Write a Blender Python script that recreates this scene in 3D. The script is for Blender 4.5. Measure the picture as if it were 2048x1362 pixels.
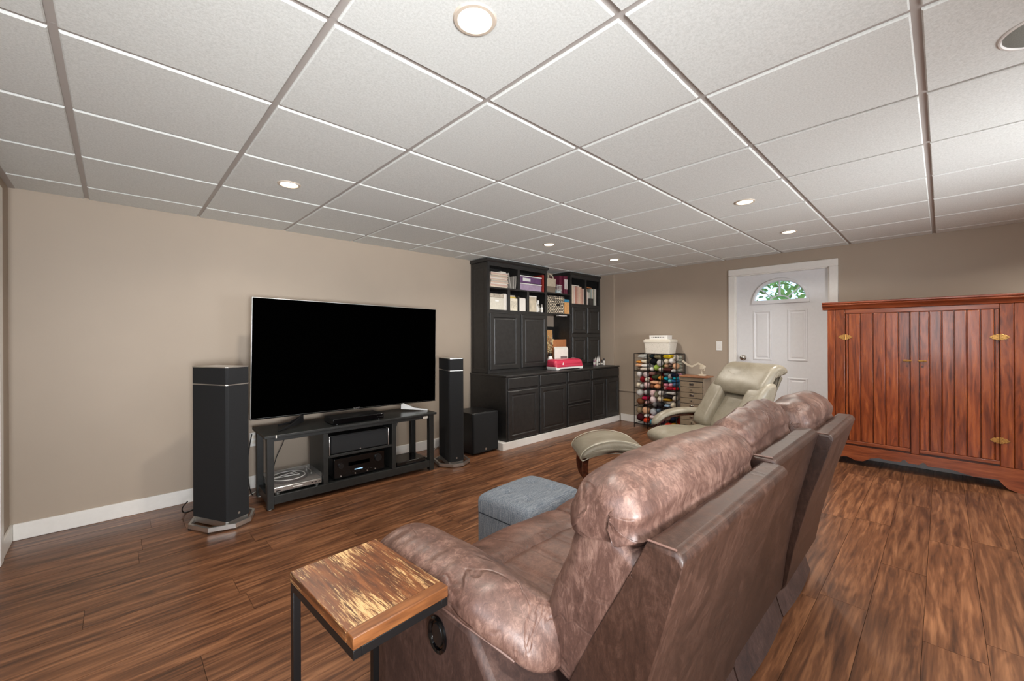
import bpy, bmesh, math, random
from math import sin, cos, pi, radians
from mathutils import Vector, Matrix, noise

for o in list(bpy.data.objects):
    bpy.data.objects.remove(o, do_unlink=True)
scene = bpy.context.scene
C = scene.collection
random.seed(7)
HC = 2.216          # underside of the ceiling tiles
XL, XR = -0.345, 5.67   # side walls
YB, YW = -4.3, 2.163    # rear wall, television wall

# ------------------------------------------------------------------ camera
cam_d = bpy.data.cameras.new('camera')
cam = bpy.data.objects.new('camera', cam_d)
C.objects.link(cam)
yaw, roll = 0.7654, -0.0043
fw = Vector((sin(yaw), cos(yaw), 0))
rt = Vector((cos(yaw), -sin(yaw), 0))
up = Vector((0, 0, 1))
rt2 = rt * cos(roll) + up * sin(roll)
up2 = -rt * sin(roll) + up * cos(roll)
m3 = Matrix((rt2, up2, -fw)).transposed()
cam.matrix_world = Matrix.Translation((0.1345, -1.8802, 1.265)) @ m3.to_4x4()
cam_d.sensor_width = 36.0
cam_d.lens = 36.0 * 826.69 / 2048.0
cam_d.shift_y = -6.6 / 2048.0
cam_d.clip_start = 0.02
scene.camera = cam

# ------------------------------------------------------------------ view, world, large lights
scene.view_settings.view_transform = 'Standard'
scene.view_settings.look = 'None'
scene.view_settings.gamma = 1.0
scene.view_settings.exposure = 0.1
scene.view_settings.use_curve_mapping = False
world = bpy.data.worlds.new('world')
scene.world = world
world.use_nodes = True
wn = world.node_tree
bg = wn.nodes['Background']
sky = wn.nodes.new('ShaderNodeTexSky')
sky.sky_type = 'HOSEK_WILKIE'
sky.turbidity = 4.0
sky.sun_direction = Vector((0.3, -0.5, 0.8)).normalized()
wn.links.new(sky.outputs['Color'], bg.inputs['Color'])
bg.inputs['Strength'].default_value = 9.0


def area_light(name, loc, rot, sx, sy, power, color, spread=pi):
    d = bpy.data.lights.new(name, 'AREA')
    d.shape = 'RECTANGLE'
    d.size, d.size_y = sx, sy
    d.energy = power
    d.color = color
    d.spread = spread
    o = bpy.data.objects.new(name, d)
    C.objects.link(o)
    o.location = loc
    o.rotation_euler = rot
    return o


# daylight entering through the glazed patio door in the rear wall and the side window
area_light('daylight_patio_door', (2.6, YB + 0.06, 1.05), (radians(-90), 0, 0), 2.3, 1.9, 12.0, (0.93, 0.97, 1.0))
area_light('daylight_side_window', (XL + 0.03, -1.82, 1.45), (0, radians(-90), 0), 1.15, 1.0, 18.0, (0.95, 0.98, 1.0))
# two unseen fill lights added behind the camera, turned up towards the far ceiling


def added_fill(loc, aim, size, power, spread):
    o = area_light('added_fill_light', loc, (0, 0, 0), size, size, power, (0.95, 0.975, 1.0), radians(spread))
    o.rotation_euler = Vector(aim).to_track_quat('-Z', 'Y').to_euler()


added_fill((-0.02, -3.3, 1.1), (0.22, 1.0, 0.18), 0.6, 46.0, 90)
added_fill((2.9, -3.9, 1.0), (0.22, 1.0, 0.36), 0.8, 24.0, 86)

# ------------------------------------------------------------------ helpers


def lin(r, g, b):
    def f(c):
        c /= 255.0
        return c / 12.92 if c <= 0.04045 else ((c + 0.055) / 1.055) ** 2.4
    return (f(r), f(g), f(b), 1.0)


class N:
    """small wrapper for building node materials"""

    def __init__(self, name, rough=0.5, metal=0.0, base=(.5, .5, .5, 1), spec=0.5, coat=0.0, coat_rough=0.1):
        self.m = bpy.data.materials.new(name)
        self.m.use_nodes = True
        self.t = self.m.node_tree
        self.b = self.t.nodes['Principled BSDF']
        self.b.inputs['Base Color'].default_value = base
        self.b.inputs['Roughness'].default_value = rough
        self.b.inputs['Metallic'].default_value = metal
        self.b.inputs['Specular IOR Level'].default_value = spec
        self.b.inputs['Coat Weight'].default_value = coat
        self.b.inputs['Coat Roughness'].default_value = coat_rough

    def n(self, kind, **kw):
        x = self.t.nodes.new('ShaderNode' + kind)
        for k, v in kw.items():
            if k in x.inputs:
                x.inputs[k].default_value = v
            else:
                setattr(x, k, v)
        return x

    def l(self, a, b):
        self.t.links.new(a, b)

    def coords(self, scale=(1, 1, 1), rot=(0, 0, 0), kind='Object', per_object=0.0):
        tc = self.n('TexCoord')
        src = tc.outputs[kind]
        if per_object:
            oi = self.n('ObjectInfo')
            mu = self.n('Math', operation='MULTIPLY')
            mu.inputs[1].default_value = per_object
            self.l(oi.outputs['Random'], mu.inputs[0])
            ad = self.n('VectorMath', operation='ADD')
            self.l(src, ad.inputs[0])
            self.l(mu.outputs[0], ad.inputs[1])
            src = ad.outputs[0]
        mp = self.n('Mapping')
        mp.inputs['Scale'].default_value = scale
        mp.inputs['Rotation'].default_value = rot
        self.l(src, mp.inputs['Vector'])
        return mp.outputs[0]

    def noise(self, vec, scale, detail=4.0, rough=0.55, dist=0.0):
        x = self.n('TexNoise')
        x.inputs['Scale'].default_value = scale
        x.inputs['Detail'].default_value = detail
        x.inputs['Roughness'].default_value = rough
        x.inputs['Distortion'].default_value = dist
        if vec is not None:
            self.l(vec, x.inputs['Vector'])
        return x.outputs['Fac']

    def ramp(self, fac, stops):
        r = self.n('ValToRGB')
        e = r.color_ramp.elements
        while len(e) < len(stops):
            e.new(0.5)
        for el, (p, c) in zip(e, stops):
            el.position = p
            el.color = c
        self.l(fac, r.inputs[0])
        return r.outputs['Color']

    def mix(self, fac, a, b, mode='MIX'):
        x = self.n('Mix', data_type='RGBA', blend_type=mode)
        for s, v in ((0, fac), (6, a), (7, b)):
            if hasattr(v, 'links'):
                self.l(v, x.inputs[s])
            else:
                x.inputs[s].default_value = v
        return x.outputs[2]

    def color(self, c):
        self.l(c, self.b.inputs['Base Color'])

    def rough_from(self, fac, lo, hi):
        x = self.n('MapRange')
        x.inputs['To Min'].default_value = lo
        x.inputs['To Max'].default_value = hi
        self.l(fac, x.inputs[0])
        self.l(x.outputs[0], self.b.inputs['Roughness'])

    def bump(self, h, strength=0.2, dist=0.01, prev=None):
        x = self.n('Bump')
        x.inputs['Strength'].default_value = strength
        x.inputs['Distance'].default_value = dist
        self.l(h, x.inputs['Height'])
        if prev is not None:
            self.l(prev, x.inputs['Normal'])
        self.l(x.outputs[0], self.b.inputs['Normal'])
        return x.outputs[0]


def plain(name, rgb, rough=0.5, metal=0.0, spec=0.5, coat=0.0, grain=None, vary=0.08):
    """one colour with a slight procedural mottling and fine relief"""
    k = N(name, rough, metal, lin(*rgb), spec, coat)
    if grain:
        v = k.coords((1, 1, 1), per_object=3.0)
        f = k.noise(v, grain, 3.0)
        c = lin(*rgb)
        d = tuple(x * (1 - vary) for x in c[:3]) + (1,)
        e = tuple(min(1, x * (1 + vary)) for x in c[:3]) + (1,)
        k.color(k.ramp(f, [(0.3, d), (0.7, e)]))
        k.bump(f, 0.08, 0.003)
    return k.m


def wood(name, dark, mid, light, axis=0, stretch=14.0, scale=5.0, rough=0.4, coat=0.0, per_object=20.0, rand=0.25, fig=1.0, bump=0.08, spec=0.5):
    k = N(name, rough, 0.0, lin(*mid), spec, coat, 0.15)
    s = [stretch, stretch, stretch]
    s[axis] = 1.0
    v = k.coords(tuple(s), per_object=per_object)
    f = k.noise(v, scale, 8.0, 0.62, 0.4)
    s2 = [stretch * 0.35] * 3
    s2[axis] = 0.55
    v2 = k.coords(tuple(s2), per_object=per_object * 1.7)
    f2 = k.noise(v2, scale * 0.55, 3.0, 0.5, 2.2 * fig)
    wv = k.n('Math', operation='MULTIPLY')
    wv.inputs[1].default_value = 30.0
    k.l(f2, wv.inputs[0])
    sn = k.n('Math', operation='SINE')
    k.l(wv.outputs[0], sn.inputs[0])
    ms = k.n('MapRange')
    ms.inputs['From Min'].default_value = -1
    k.l(sn.outputs[0], ms.inputs[0])
    fm = k.n('Mix', data_type='FLOAT')
    fm.inputs[0].default_value = 0.10 * fig
    k.l(f, fm.inputs[2])
    k.l(ms.outputs[0], fm.inputs[3])
    col = k.ramp(fm.outputs[0], [(0.3, lin(*dark)), (0.5, lin(*mid)), (0.72, lin(*light))])
    if rand:
        oi = k.n('ObjectInfo')
        hv = k.n('HueSaturation')
        mr = k.n('MapRange')
        mr.inputs['To Min'].default_value = 1 - rand
        mr.inputs['To Max'].default_value = 1 + rand
        k.l(oi.outputs['Random'], mr.inputs[0])
        k.l(mr.outputs[0], hv.inputs['Value'])
        k.l(col, hv.inputs['Color'])
        col = hv.outputs[0]
    k.color(col)
    k.rough_from(fm.outputs[0], rough * 1.15, rough * 0.85)
    k.bump(f, bump, 0.002)
    return k.m


# ------------------------------------------------------------------ mesh building
def spline(pts, n=6, closed=True):
    """Catmull-Rom through the points, any dimension"""
    out = []
    L = len(pts)
    for i in range(L if closed else L - 1):
        if closed:
            p0, p1, p2, p3 = (pts[(i + k - 1) % L] for k in range(4))
        else:
            p0, p1, p2, p3 = pts[max(i - 1, 0)], pts[i], pts[i + 1], pts[min(i + 2, L - 1)]
        for j in range(n):
            t = j / n
            out.append(tuple(0.5 * (2 * b + (c - a) * t + (2 * a - 5 * b + 4 * c - d) * t * t + (3 * b - a - 3 * c + d) * t ** 3)
                             for a, b, c, d in zip(p0, p1, p2, p3)))
    if not closed:
        out.append(tuple(pts[-1]))
    return out


class B:
    def __init__(self):
        self.bm = bmesh.new()

    def faces(self, rings, cap0=True, cap1=True, closed=True, fan=True):
        """loft a list of equally long point rings"""
        bm = self.bm
        vs = [[bm.verts.new(p) for p in r] for r in rings]
        n = len(rings[0])
        for a, b in zip(vs, vs[1:]):
            for i in range(n if closed else n - 1):
                j = (i + 1) % n
                try:
                    bm.faces.new((a[i], a[j], b[j], b[i]))
                except ValueError:
                    pass
        for flag, r in ((cap0, vs[0]), (cap1, vs[-1])):
            if flag and n > 2 and not fan:
                # strip across the outline, for long bent shapes
                h = n // 2
                for i in range(h):
                    a, b_, c_, d = r[i % n], r[(i + 1) % n], r[(-i - 1) % n], r[-i % n]
                    q = [v for k, v in enumerate((a, b_, c_, d)) if v not in (a, b_, c_, d)[:k]]
                    if len(q) > 2:
                        try:
                            bm.faces.new(q)
                        except ValueError:
                            pass
                continue
            if flag and n > 2:
                c = bm.verts.new(sum((v.co for v in r), Vector()) / n)
                for i in range(n):
                    bm.faces.new((r[i], r[(i + 1) % n], c))
        return vs

    def box(self, x0, x1, y0, y1, z0, z1, M=None):
        p = [(x, y, z) for z in (z0, z1) for x, y in ((x0, y0), (x1, y0), (x1, y1), (x0, y1))]
        if M is not None:
            p = [M @ Vector(q) for q in p]
        v = [self.bm.verts.new(q) for q in p]
        for f in ((3, 2, 1, 0), (4, 5, 6, 7), (0, 1, 5, 4), (1, 2, 6, 5), (2, 3, 7, 6), (3, 0, 4, 7)):
            self.bm.faces.new([v[i] for i in f])
        return self

    def prism(self, poly, a, b, axis='z', M=None):
        """extrude a 2-D polygon between a and b along an axis; poly is (x,y) for z, (x,z) for y, (y,z) for x"""
        def P(p, t):
            q = {'z': (p[0], p[1], t), 'y': (p[0], t, p[1]), 'x': (t, p[0], p[1])}[axis]
            return M @ Vector(q) if M is not None else q
        lo = [self.bm.verts.new(P(p, a)) for p in poly]
        hi = [self.bm.verts.new(P(p, b)) for p in poly]
        n = len(poly)
        self.bm.faces.new(lo[::-1])
        self.bm.faces.new(hi)
        for i in range(n):
            self.bm.faces.new((lo[i], lo[(i + 1) % n], hi[(i + 1) % n], hi[i]))
        return self

    def lathe(self, prof, seg=20, M=None, cap=True):
        """revolve (radius, z) about z"""
        rings = []
        for r, z in prof:
            rings.append([(r * cos(2 * pi * i / seg), r * sin(2 * pi * i / seg), z) for i in range(seg)])
        if M is not None:
            rings = [[M @ Vector(p) for p in r] for r in rings]
        self.faces(rings, cap, cap)
        return self

    def cyl(self, p0, p1, r, seg=12, r1=None):
        p0, p1 = Vector(p0), Vector(p1)
        d = p1 - p0
        M = Matrix.Translation(p0) @ d.to_track_quat('Z', 'Y').to_matrix().to_4x4()
        return self.lathe([(r, 0), (r if r1 is None else r1, d.length)], seg, M)

    def tube(self, pts, r, seg=8, closed=False, section=None, taper=None):
        """sweep a circle (or a section list of (u,v)) along a polyline"""
        pts = [Vector(p) for p in pts]
        sec = section or [(r * cos(2 * pi * i / seg), r * sin(2 * pi * i / seg)) for i in range(seg)]
        rings = []
        n = len(pts)
        ref = None
        for i, p in enumerate(pts):
            a = pts[(i - 1) % n] if closed else pts[max(i - 1, 0)]
            b = pts[(i + 1) % n] if closed else pts[min(i + 1, n - 1)]
            t = (b - a).normalized()
            if ref is None:
                ref = Vector((0, 0, 1)) if abs(t.z) < 0.9 else Vector((1, 0, 0))
            u = (ref - t * ref.dot(t))
            u = u.normalized() if u.length > 1e-6 else t.orthogonal().normalized()
            ref = u
            w = t.cross(u)
            g = taper[i] if taper else 1.0
            rings.append([p + u * s[1] * g + w * s[0] * g for s in sec])
        if closed:
            rings.append(rings[0])
            self.faces(rings, False, False)
        else:
            self.faces(rings)
        return self

    def ball(self, c, r, seg=14, rings=9, s=(1, 1, 1), M=None):
        T = Matrix.Translation(c) @ (M or Matrix()) @ Matrix.Diagonal((s[0], s[1], s[2], 1))
        return self.lathe([(max(1e-4, r * sin(pi * i / rings)), -r * cos(pi * i / rings)) for i in range(rings + 1)], seg, T, cap=False)

    def pillow(self, prof, x0, x1, r0, r1=None, m=5, n=10, warp=None, fan=True):
        """a closed (y,z) profile carried along x with rounded ends; warp(x,y,z) moves points"""
        r1 = r0 if r1 is None else r1
        cy = sum(p[0] for p in prof) / len(prof)
        cz = sum(p[1] for p in prof) / len(prof)
        L = len(prof)
        nor = []
        area = sum(prof[i][0] * prof[(i + 1) % L][1] - prof[(i + 1) % L][0] * prof[i][1] for i in range(L))
        sg = 1 if area > 0 else -1
        for i in range(L):
            a, b = prof[i - 1], prof[(i + 1) % L]
            t = Vector((b[0] - a[0], b[1] - a[1]))
            t = t.normalized() if t.length > 1e-9 else Vector((1, 0))
            nor.append((sg * t.y, -sg * t.x))
        stations = []
        for k in range(m + 1):
            a = pi / 2 * k / m
            stations.append((x0 + r0 * (1 - cos(a)), r0 * (1 - sin(a))))
        for k in range(1, n):
            stations.append((x0 + r0 + (x1 - r1 - x0 - r0) * k / n, 0.0))
        for k in range(m, -1, -1):
            a = pi / 2 * k / m
            stations.append((x1 - r1 * (1 - cos(a)), r1 * (1 - sin(a))))
        rings = []
        for x, ins in stations:
            ring = []
            for p, q in zip(prof, nor):
                y, z = p[0] - q[0] * ins, p[1] - q[1] * ins
                ring.append(warp(x, y, z) if warp else (x, y, z))
            rings.append(ring)
        self.faces(rings, fan=fan)
        return self

    def rough(self, amp, scale, seed=0.0):
        """push vertices along their normals by smooth noise"""
        self.bm.normal_update()
        off = Vector((seed, seed * 1.3, seed * 0.7))
        for v in self.bm.verts:
            v.co = v.co + v.normal * amp * noise.noise(v.co * scale + off)
        return self

    def move(self, M):
        bmesh.ops.transform(self.bm, matrix=M, verts=self.bm.verts)
        return self


def obj(name, b, mat, parent=None, bevel=0.0, smooth=False, sub=0, seg=2, loc=None, rot=None, angle=35):
    me = bpy.data.meshes.new(name)
    bmesh.ops.recalc_face_normals(b.bm, faces=b.bm.faces)
    b.bm.to_mesh(me)
    b.bm.free()
    o = bpy.data.objects.new(name, me)
    C.objects.link(o)
    for m in (mat if isinstance(mat, (list, tuple)) else [mat]):
        me.materials.append(m)
    if bevel:
        md = o.modifiers.new('bevel', 'BEVEL')
        md.width = bevel
        md.segments = seg
        md.limit_method = 'ANGLE'
        md.angle_limit = radians(35)
    if sub:
        md = o.modifiers.new('subdivision', 'SUBSURF')
        md.levels = md.render_levels = sub
    if smooth or bevel or sub:
        for p in me.polygons:
            p.use_smooth = True
        if not sub:
            try:
                me.set_sharp_from_angle(angle=radians(angle))
            except Exception:
                pass
    if loc is not None:
        o.location = loc
    if rot is not None:
        o.rotation_euler = rot
    if parent is not None:
        o.parent = parent
    return o


def tag(o, label, cat=None, group=None, kind=None):
    o['label'] = label
    if cat:
        o['category'] = cat
    if group:
        o['group'] = group
    if kind:
        o['kind'] = kind
    return o


def thing(name, label, cat, loc=(0, 0, 0), rz=0.0, group=None):
    o = bpy.data.objects.new(name, None)
    o.empty_display_size = 0.05
    C.objects.link(o)
    o.location = loc
    o.rotation_euler = (0, 0, rz)
    return tag(o, label, cat, group)


def struct(name, b, mat, label, cat, parent=None, **kw):
    o = obj(name, b, mat, parent, **kw)
    tag(o, label, cat, kind='structure')
    return o


def copy_tree(o, parent=None):
    c = o.copy()
    C.objects.link(c)
    if parent is not None:
        c.parent = parent
    for ch in list(o.children):
        copy_tree(ch, c)
    return c


def shared(o, parent, loc, rot=None, scale=None):
    c = o.copy()
    C.objects.link(c)
    c.parent = parent
    c.location = loc
    if rot is not None:
        c.rotation_euler = rot
    if scale is not None:
        c.scale = scale
    return c


def text(name, s, size, mat, parent, loc, rot, depth=0.0005):
    cu = bpy.data.curves.new(name, 'FONT')
    cu.body = s
    cu.size = size
    cu.extrude = depth
    cu.align_x = 'CENTER'
    cu.align_y = 'CENTER'
    tmp = bpy.data.objects.new(name + '_outline', cu)
    C.objects.link(tmp)
    bpy.context.view_layer.update()
    me = bpy.data.meshes.new_from_object(tmp.evaluated_get(bpy.context.evaluated_depsgraph_get()))
    bpy.data.objects.remove(tmp, do_unlink=True)
    me.materials.clear()
    me.materials.append(mat)
    o = bpy.data.objects.new(name, me)
    C.objects.link(o)
    o.location = loc
    o.rotation_euler = rot
    o.parent = parent
    return o
# ------------------------------------------------------------------ materials
MAT = {}


def wall_material(name, rgb):
    k = N(name, 0.55, 0.0, lin(*rgb), 0.4)
    v = k.coords()
    f = k.noise(v, 90.0, 3.0)
    f2 = k.noise(v, 1.3, 3.0)
    c = lin(*rgb)
    k.color(k.ramp(f2, [(0.3, tuple(x * 0.96 for x in c[:3]) + (1,)), (0.7, tuple(x * 1.04 for x in c[:3]) + (1,))]))
    k.bump(f, 0.06, 0.002)
    return k.m


MAT['wall'] = wall_material('taupe_wall_paint', (170, 155, 139))


def tile_material():
    k = N('ceiling_tile_board', 0.85, 0, lin(226, 228, 224), 0.2)
    v = k.coords(per_object=5.0)
    f = k.noise(v, 130.0, 4.0, 0.7)
    f2 = k.noise(v, 420.0, 2.0, 0.6)
    k.color(k.ramp(f, [(0.3, lin(206, 208, 204)), (0.62, lin(226, 228, 225))]))
    k.bump(f2, 0.35, 0.002)
    return k.m


MAT['tile'] = tile_material()
MAT['tee'] = plain('ceiling_tee_metal', (172, 165, 160), 0.45, 0.0)
MAT['trim'] = plain('white_trim_paint', (232, 229, 224), 0.35, grain=30, vary=0.02)
MAT['door'] = plain('white_door_paint', (222, 222, 224), 0.38, grain=40, vary=0.02)
MAT['plank'] = wood('brown_plank_floor', (58, 35, 22), (104, 67, 44), (150, 104, 72), 0, 15.0, 2.6, 0.34, 0.0, 37.0, 0.17, 1.0, 0.06, 0.5)
MAT['subfloor'] = plain('dark_underlay', (30, 20, 15), 0.9)
MAT['black_wood'] = plain('black_cabinet_paint', (40, 39, 38), 0.36, grain=25, vary=0.25)
MAT['stand_black'] = plain('black_stand_laminate', (36, 37, 36), 0.4, grain=25, vary=0.2)
MAT['black_plastic'] = plain('black_plastic', (20, 20, 21), 0.35)
MAT['gloss_black'] = plain('glossy_black', (6, 6, 7), 0.12)
MAT['screen'] = plain('dark_screen_glass', (1, 1, 1), 0.4, spec=0.0)
MAT['grille'] = plain('black_speaker_cloth', (21, 22, 24), 0.85, grain=300, vary=0.3)
MAT['silver'] = plain('brushed_silver', (200, 198, 194), 0.3, 0.9)
MAT['dark_metal'] = plain('dark_grey_metal', (62, 60, 60), 0.4, 0.8)
MAT['chrome'] = plain('chrome', (225, 222, 218), 0.12, 1.0)
MAT['nickel'] = plain('satin_nickel', (190, 184, 176), 0.25, 1.0)
MAT['white_plastic'] = plain('white_plastic', (236, 234, 230), 0.4)
MAT['offwhite'] = plain('off_white_plastic', (224, 217, 203), 0.5)
MAT['black_wire'] = plain('black_wire', (22, 20, 20), 0.4, 0.3)
MAT['cable_black'] = plain('black_cable', (14, 14, 14), 0.5)
MAT['cable_white'] = plain('white_cable', (228, 224, 218), 0.5)
MAT['brass'] = plain('aged_brass', (196, 150, 88), 0.35, 1.0, grain=200, vary=0.3)
MAT['armoire'] = wood('varnished_pine', (76, 28, 11), (132, 62, 29), (166, 90, 48), 2, 12.0, 3.4, 0.28, 0.4, 31.0, 0.16, 1.0, 0.1)
MAT['armoire_frame'] = wood('varnished_pine_rail', (96, 42, 20), (136, 67, 36), (166, 92, 54), 0, 11.0, 3.0, 0.3, 0.35, 23.0, 0.1, 1.0, 0.1)
MAT['crown_wood'] = wood('varnished_pine_crown', (96, 40, 18), (132, 60, 30), (160, 82, 46), 0, 11.0, 3.0, 0.3, 0.35, 23.0, 0.08, 0.6, 0.1)
MAT['dark_wood'] = wood('walnut_frame', (44, 20, 12), (78, 40, 26), (112, 62, 42), 0, 8.0, 5.0, 0.3, 0.2, 11.0, 0.1)
MAT['cork'] = plain('cork_board', (196, 146, 92), 0.9, grain=160, vary=0.3)
MAT['kraft'] = plain('brown_card', (168, 108, 66), 0.8, grain=40, vary=0.1)
MAT['paper'] = plain('white_paper', (226, 222, 214), 0.8, grain=20, vary=0.04)
MAT['lamp_lens'] = None
k = N('lit_lamp_lens', 0.5)
k.b.inputs['Emission Color'].default_value = (1.0, 0.9, 0.74, 1)
k.b.inputs['Emission Strength'].default_value = 9.0
MAT['lamp_lens'] = k.m
MAT['lamp_ring'] = plain('cream_lamp_ring', (206, 192, 176), 0.4)
MAT['beige_metal'] = plain('beige_enamel', (128, 112, 92), 0.45, grain=40, vary=0.06)
MAT['taupe_board'] = wood('mid_brown_board', (120, 74, 46), (150, 98, 66), (176, 124, 88), 0, 8.0, 5.0, 0.5, 0, 5.0, 0.05)


def leather(name, dark, mid, light, s1=5.5, rough=(0.33, 0.54), streak=True, fine=0.5, wrinkle=0.5):
    k = N(name, 0.5, 0, lin(*mid), 0.5)
    v = k.coords()
    f = k.noise(v, s1, 8.0, 0.72, 0.9)
    f2 = k.noise(k.coords((1.0, 1.0, 0.30), (0.5, 0.9, 0.3)), s1 * 11, 6.0, 0.8, 1.0)
    mx = k.n('Mix', data_type='FLOAT')
    mx.inputs[0].default_value = 0.5 if streak else 0.15
    k.l(f, mx.inputs[2])
    k.l(f2, mx.inputs[3])
    k.color(k.ramp(mx.outputs[0], [(0.36, lin(*dark)), (0.5, lin(*mid)), (0.64, lin(*light))]))
    k.rough_from(mx.outputs[0], rough[0], rough[1])
    g = k.n('TexVoronoi')
    g.inputs['Scale'].default_value = 320.0
    k.l(v, g.inputs['Vector'])
    b1 = k.bump(g.outputs['Distance'], 0.10 * fine, 0.002)
    f3 = k.noise(k.coords((1, 1, 1)), 14.0, 4.0, 0.55, 0.8)
    b2 = k.bump(f3, 0.25 * fine, 0.012, b1)
    # scattered thin creases: the zero line of a warped noise, kept only in patches
    w = k.noise(k.coords((1.0, 0.45, 1.0), (0.3, 0.2, 0.6)), 5.5, 2.0, 0.5, 1.8)
    d = k.n('Math', operation='SUBTRACT')
    d.inputs[1].default_value = 0.5
    k.l(w, d.inputs[0])
    a = k.n('Math', operation='ABSOLUTE')
    k.l(d.outputs[0], a.inputs[0])
    line = k.n('MapRange', interpolation_type='SMOOTHSTEP')
    line.inputs['From Max'].default_value = 0.035
    line.inputs['To Min'].default_value = 0.0
    line.inputs['To Max'].default_value = 1.0
    k.l(a.outputs[0], line.inputs[0])
    patch = k.noise(v, 3.2, 1.0, 0.5)
    pm = k.n('MapRange')
    pm.inputs['From Min'].default_value = 0.46
    pm.inputs['From Max'].default_value = 0.62
    k.l(patch, pm.inputs[0])
    mk = k.n('Mix', data_type='FLOAT')
    mk.inputs[2].default_value = 1.0
    k.l(pm.outputs[0], mk.inputs[0])
    k.l(line.outputs[0], mk.inputs[3])
    k.bump(mk.outputs[0], wrinkle, 0.006, b2)
    return k.m


MAT['sofa'] = leather('brown_suede_leather', (58, 40, 34), (92, 66, 57), (138, 108, 95))
MAT['sofa_back_shaded'] = leather('brown_shaded_back_leather', (38, 24, 18), (60, 39, 30), (88, 62, 51), wrinkle=0.08)  # browner leather with the shade of the leaning backs put into its colour
MAT['sofa_seat'] = leather('brown_suede_leather_seat', (62, 40, 32), (94, 65, 54), (124, 90, 77))
MAT['sofa_dark'] = leather('dark_brown_leather_side', (42, 28, 24), (66, 45, 38), (94, 69, 60), rough=(0.5, 0.7), wrinkle=0.05)
MAT['chair_leather'] = leather('sage_beige_leather', (122, 114, 98), (138, 130, 114), (152, 144, 129), 2.5, (0.3, 0.42), False, 0.35, 0.12)
MAT['piping'] = plain('pale_piping', (196, 190, 172), 0.5)
MAT['sofa_piping'] = plain('rosy_brown_piping', (112, 84, 74), 0.5)


def linen():
    k = N('blue_grey_linen', 0.85, 0, lin(110, 116, 124), 0.2)
    f1 = k.noise(k.coords((1, 1, 0.05)), 260.0, 3.0, 0.7)
    f2 = k.noise(k.coords((0.06, 1, 1)), 240.0, 3.0, 0.7)
    mx = k.n('Mix', data_type='FLOAT')
    mx.inputs[0].default_value = 0.5
    k.l(f1, mx.inputs[2])
    k.l(f2, mx.inputs[3])
    k.color(k.ramp(mx.outputs[0], [(0.36, lin(78, 86, 98)), (0.5, lin(112, 119, 128)), (0.66, lin(152, 156, 160))]))
    k.bump(mx.outputs[0], 0.25, 0.002)
    return k.m


MAT['linen'] = linen()


def worn_top():
    k = N('distressed_stained_oak', 0.38, 0, lin(140, 84, 40), 0.5)
    v = k.coords((11, 1.0, 11), per_object=9.0)
    f = k.noise(v, 6.0, 8.0, 0.62, 0.3)
    col = k.ramp(f, [(0.32, lin(58, 31, 16)), (0.5, lin(98, 55, 27)), (0.68, lin(128, 76, 39))])
    w = k.noise(k.coords((46, 3.2, 46), per_object=9.0), 5.0, 8.0, 0.8, 0.3)
    p = k.noise(k.coords((5.0, 2.0, 5.0), per_object=13.0), 2.4, 2.0, 0.5)
    mu = k.n('Mix', data_type='FLOAT')
    mu.inputs[0].default_value = 0.30
    k.l(w, mu.inputs[2])
    k.l(p, mu.inputs[3])
    mask = k.ramp(mu.outputs[0], [(0.515, (0, 0, 0, 1)), (0.575, (1, 1, 1, 1))])
    k.color(k.mix(mask, col, lin(196, 160, 110)))
    k.bump(f, 0.15, 0.002)
    return k.m


MAT['worn'] = worn_top()
MAT['worn_edge'] = wood('stained_oak_edge', (80, 45, 22), (112, 67, 34), (136, 86, 48), 0, 9.0, 6.0, 0.4, 0.0, 9.0, 0.08)
MAT['leaf'] = plain('green_leaves', (150, 190, 92), 0.5, grain=6, vary=0.4)
MAT['lawn'] = plain('lawn_grass', (96, 130, 66), 0.9, grain=8, vary=0.3)


def clear(name, rgb, alpha_mix=0.12, rough=0.05):
    """thin clear sheet: mostly transparent with a gloss"""
    m = bpy.data.materials.new(name)
    m.use_nodes = True
    t = m.node_tree
    t.nodes.remove(t.nodes['Principled BSDF'])
    out = t.nodes['Material Output']
    tr = t.nodes.new('ShaderNodeBsdfTransparent')
    gl = t.nodes.new('ShaderNodeBsdfGlossy')
    df = t.nodes.new('ShaderNodeBsdfDiffuse')
    df.inputs['Color'].default_value = lin(*rgb)
    gl.inputs['Roughness'].default_value = rough
    gl.inputs['Color'].default_value = (0.9, 0.9, 0.9, 1)
    m1 = t.nodes.new('ShaderNodeMixShader')
    m2 = t.nodes.new('ShaderNodeMixShader')
    m1.inputs[0].default_value = alpha_mix
    t.links.new(tr.outputs[0], m1.inputs[1])
    t.links.new(df.outputs[0], m1.inputs[2])
    m2.inputs[0].default_value = 0.045
    t.links.new(m1.outputs[0], m2.inputs[1])
    t.links.new(gl.outputs[0], m2.inputs[2])
    t.links.new(m2.outputs[0], out.inputs['Surface'])
    return m


MAT['glass'] = clear('window_glass', (230, 240, 235), 0.02)
MAT['acrylic'] = clear('smoked_acrylic', (180, 180, 180), 0.06)

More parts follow.
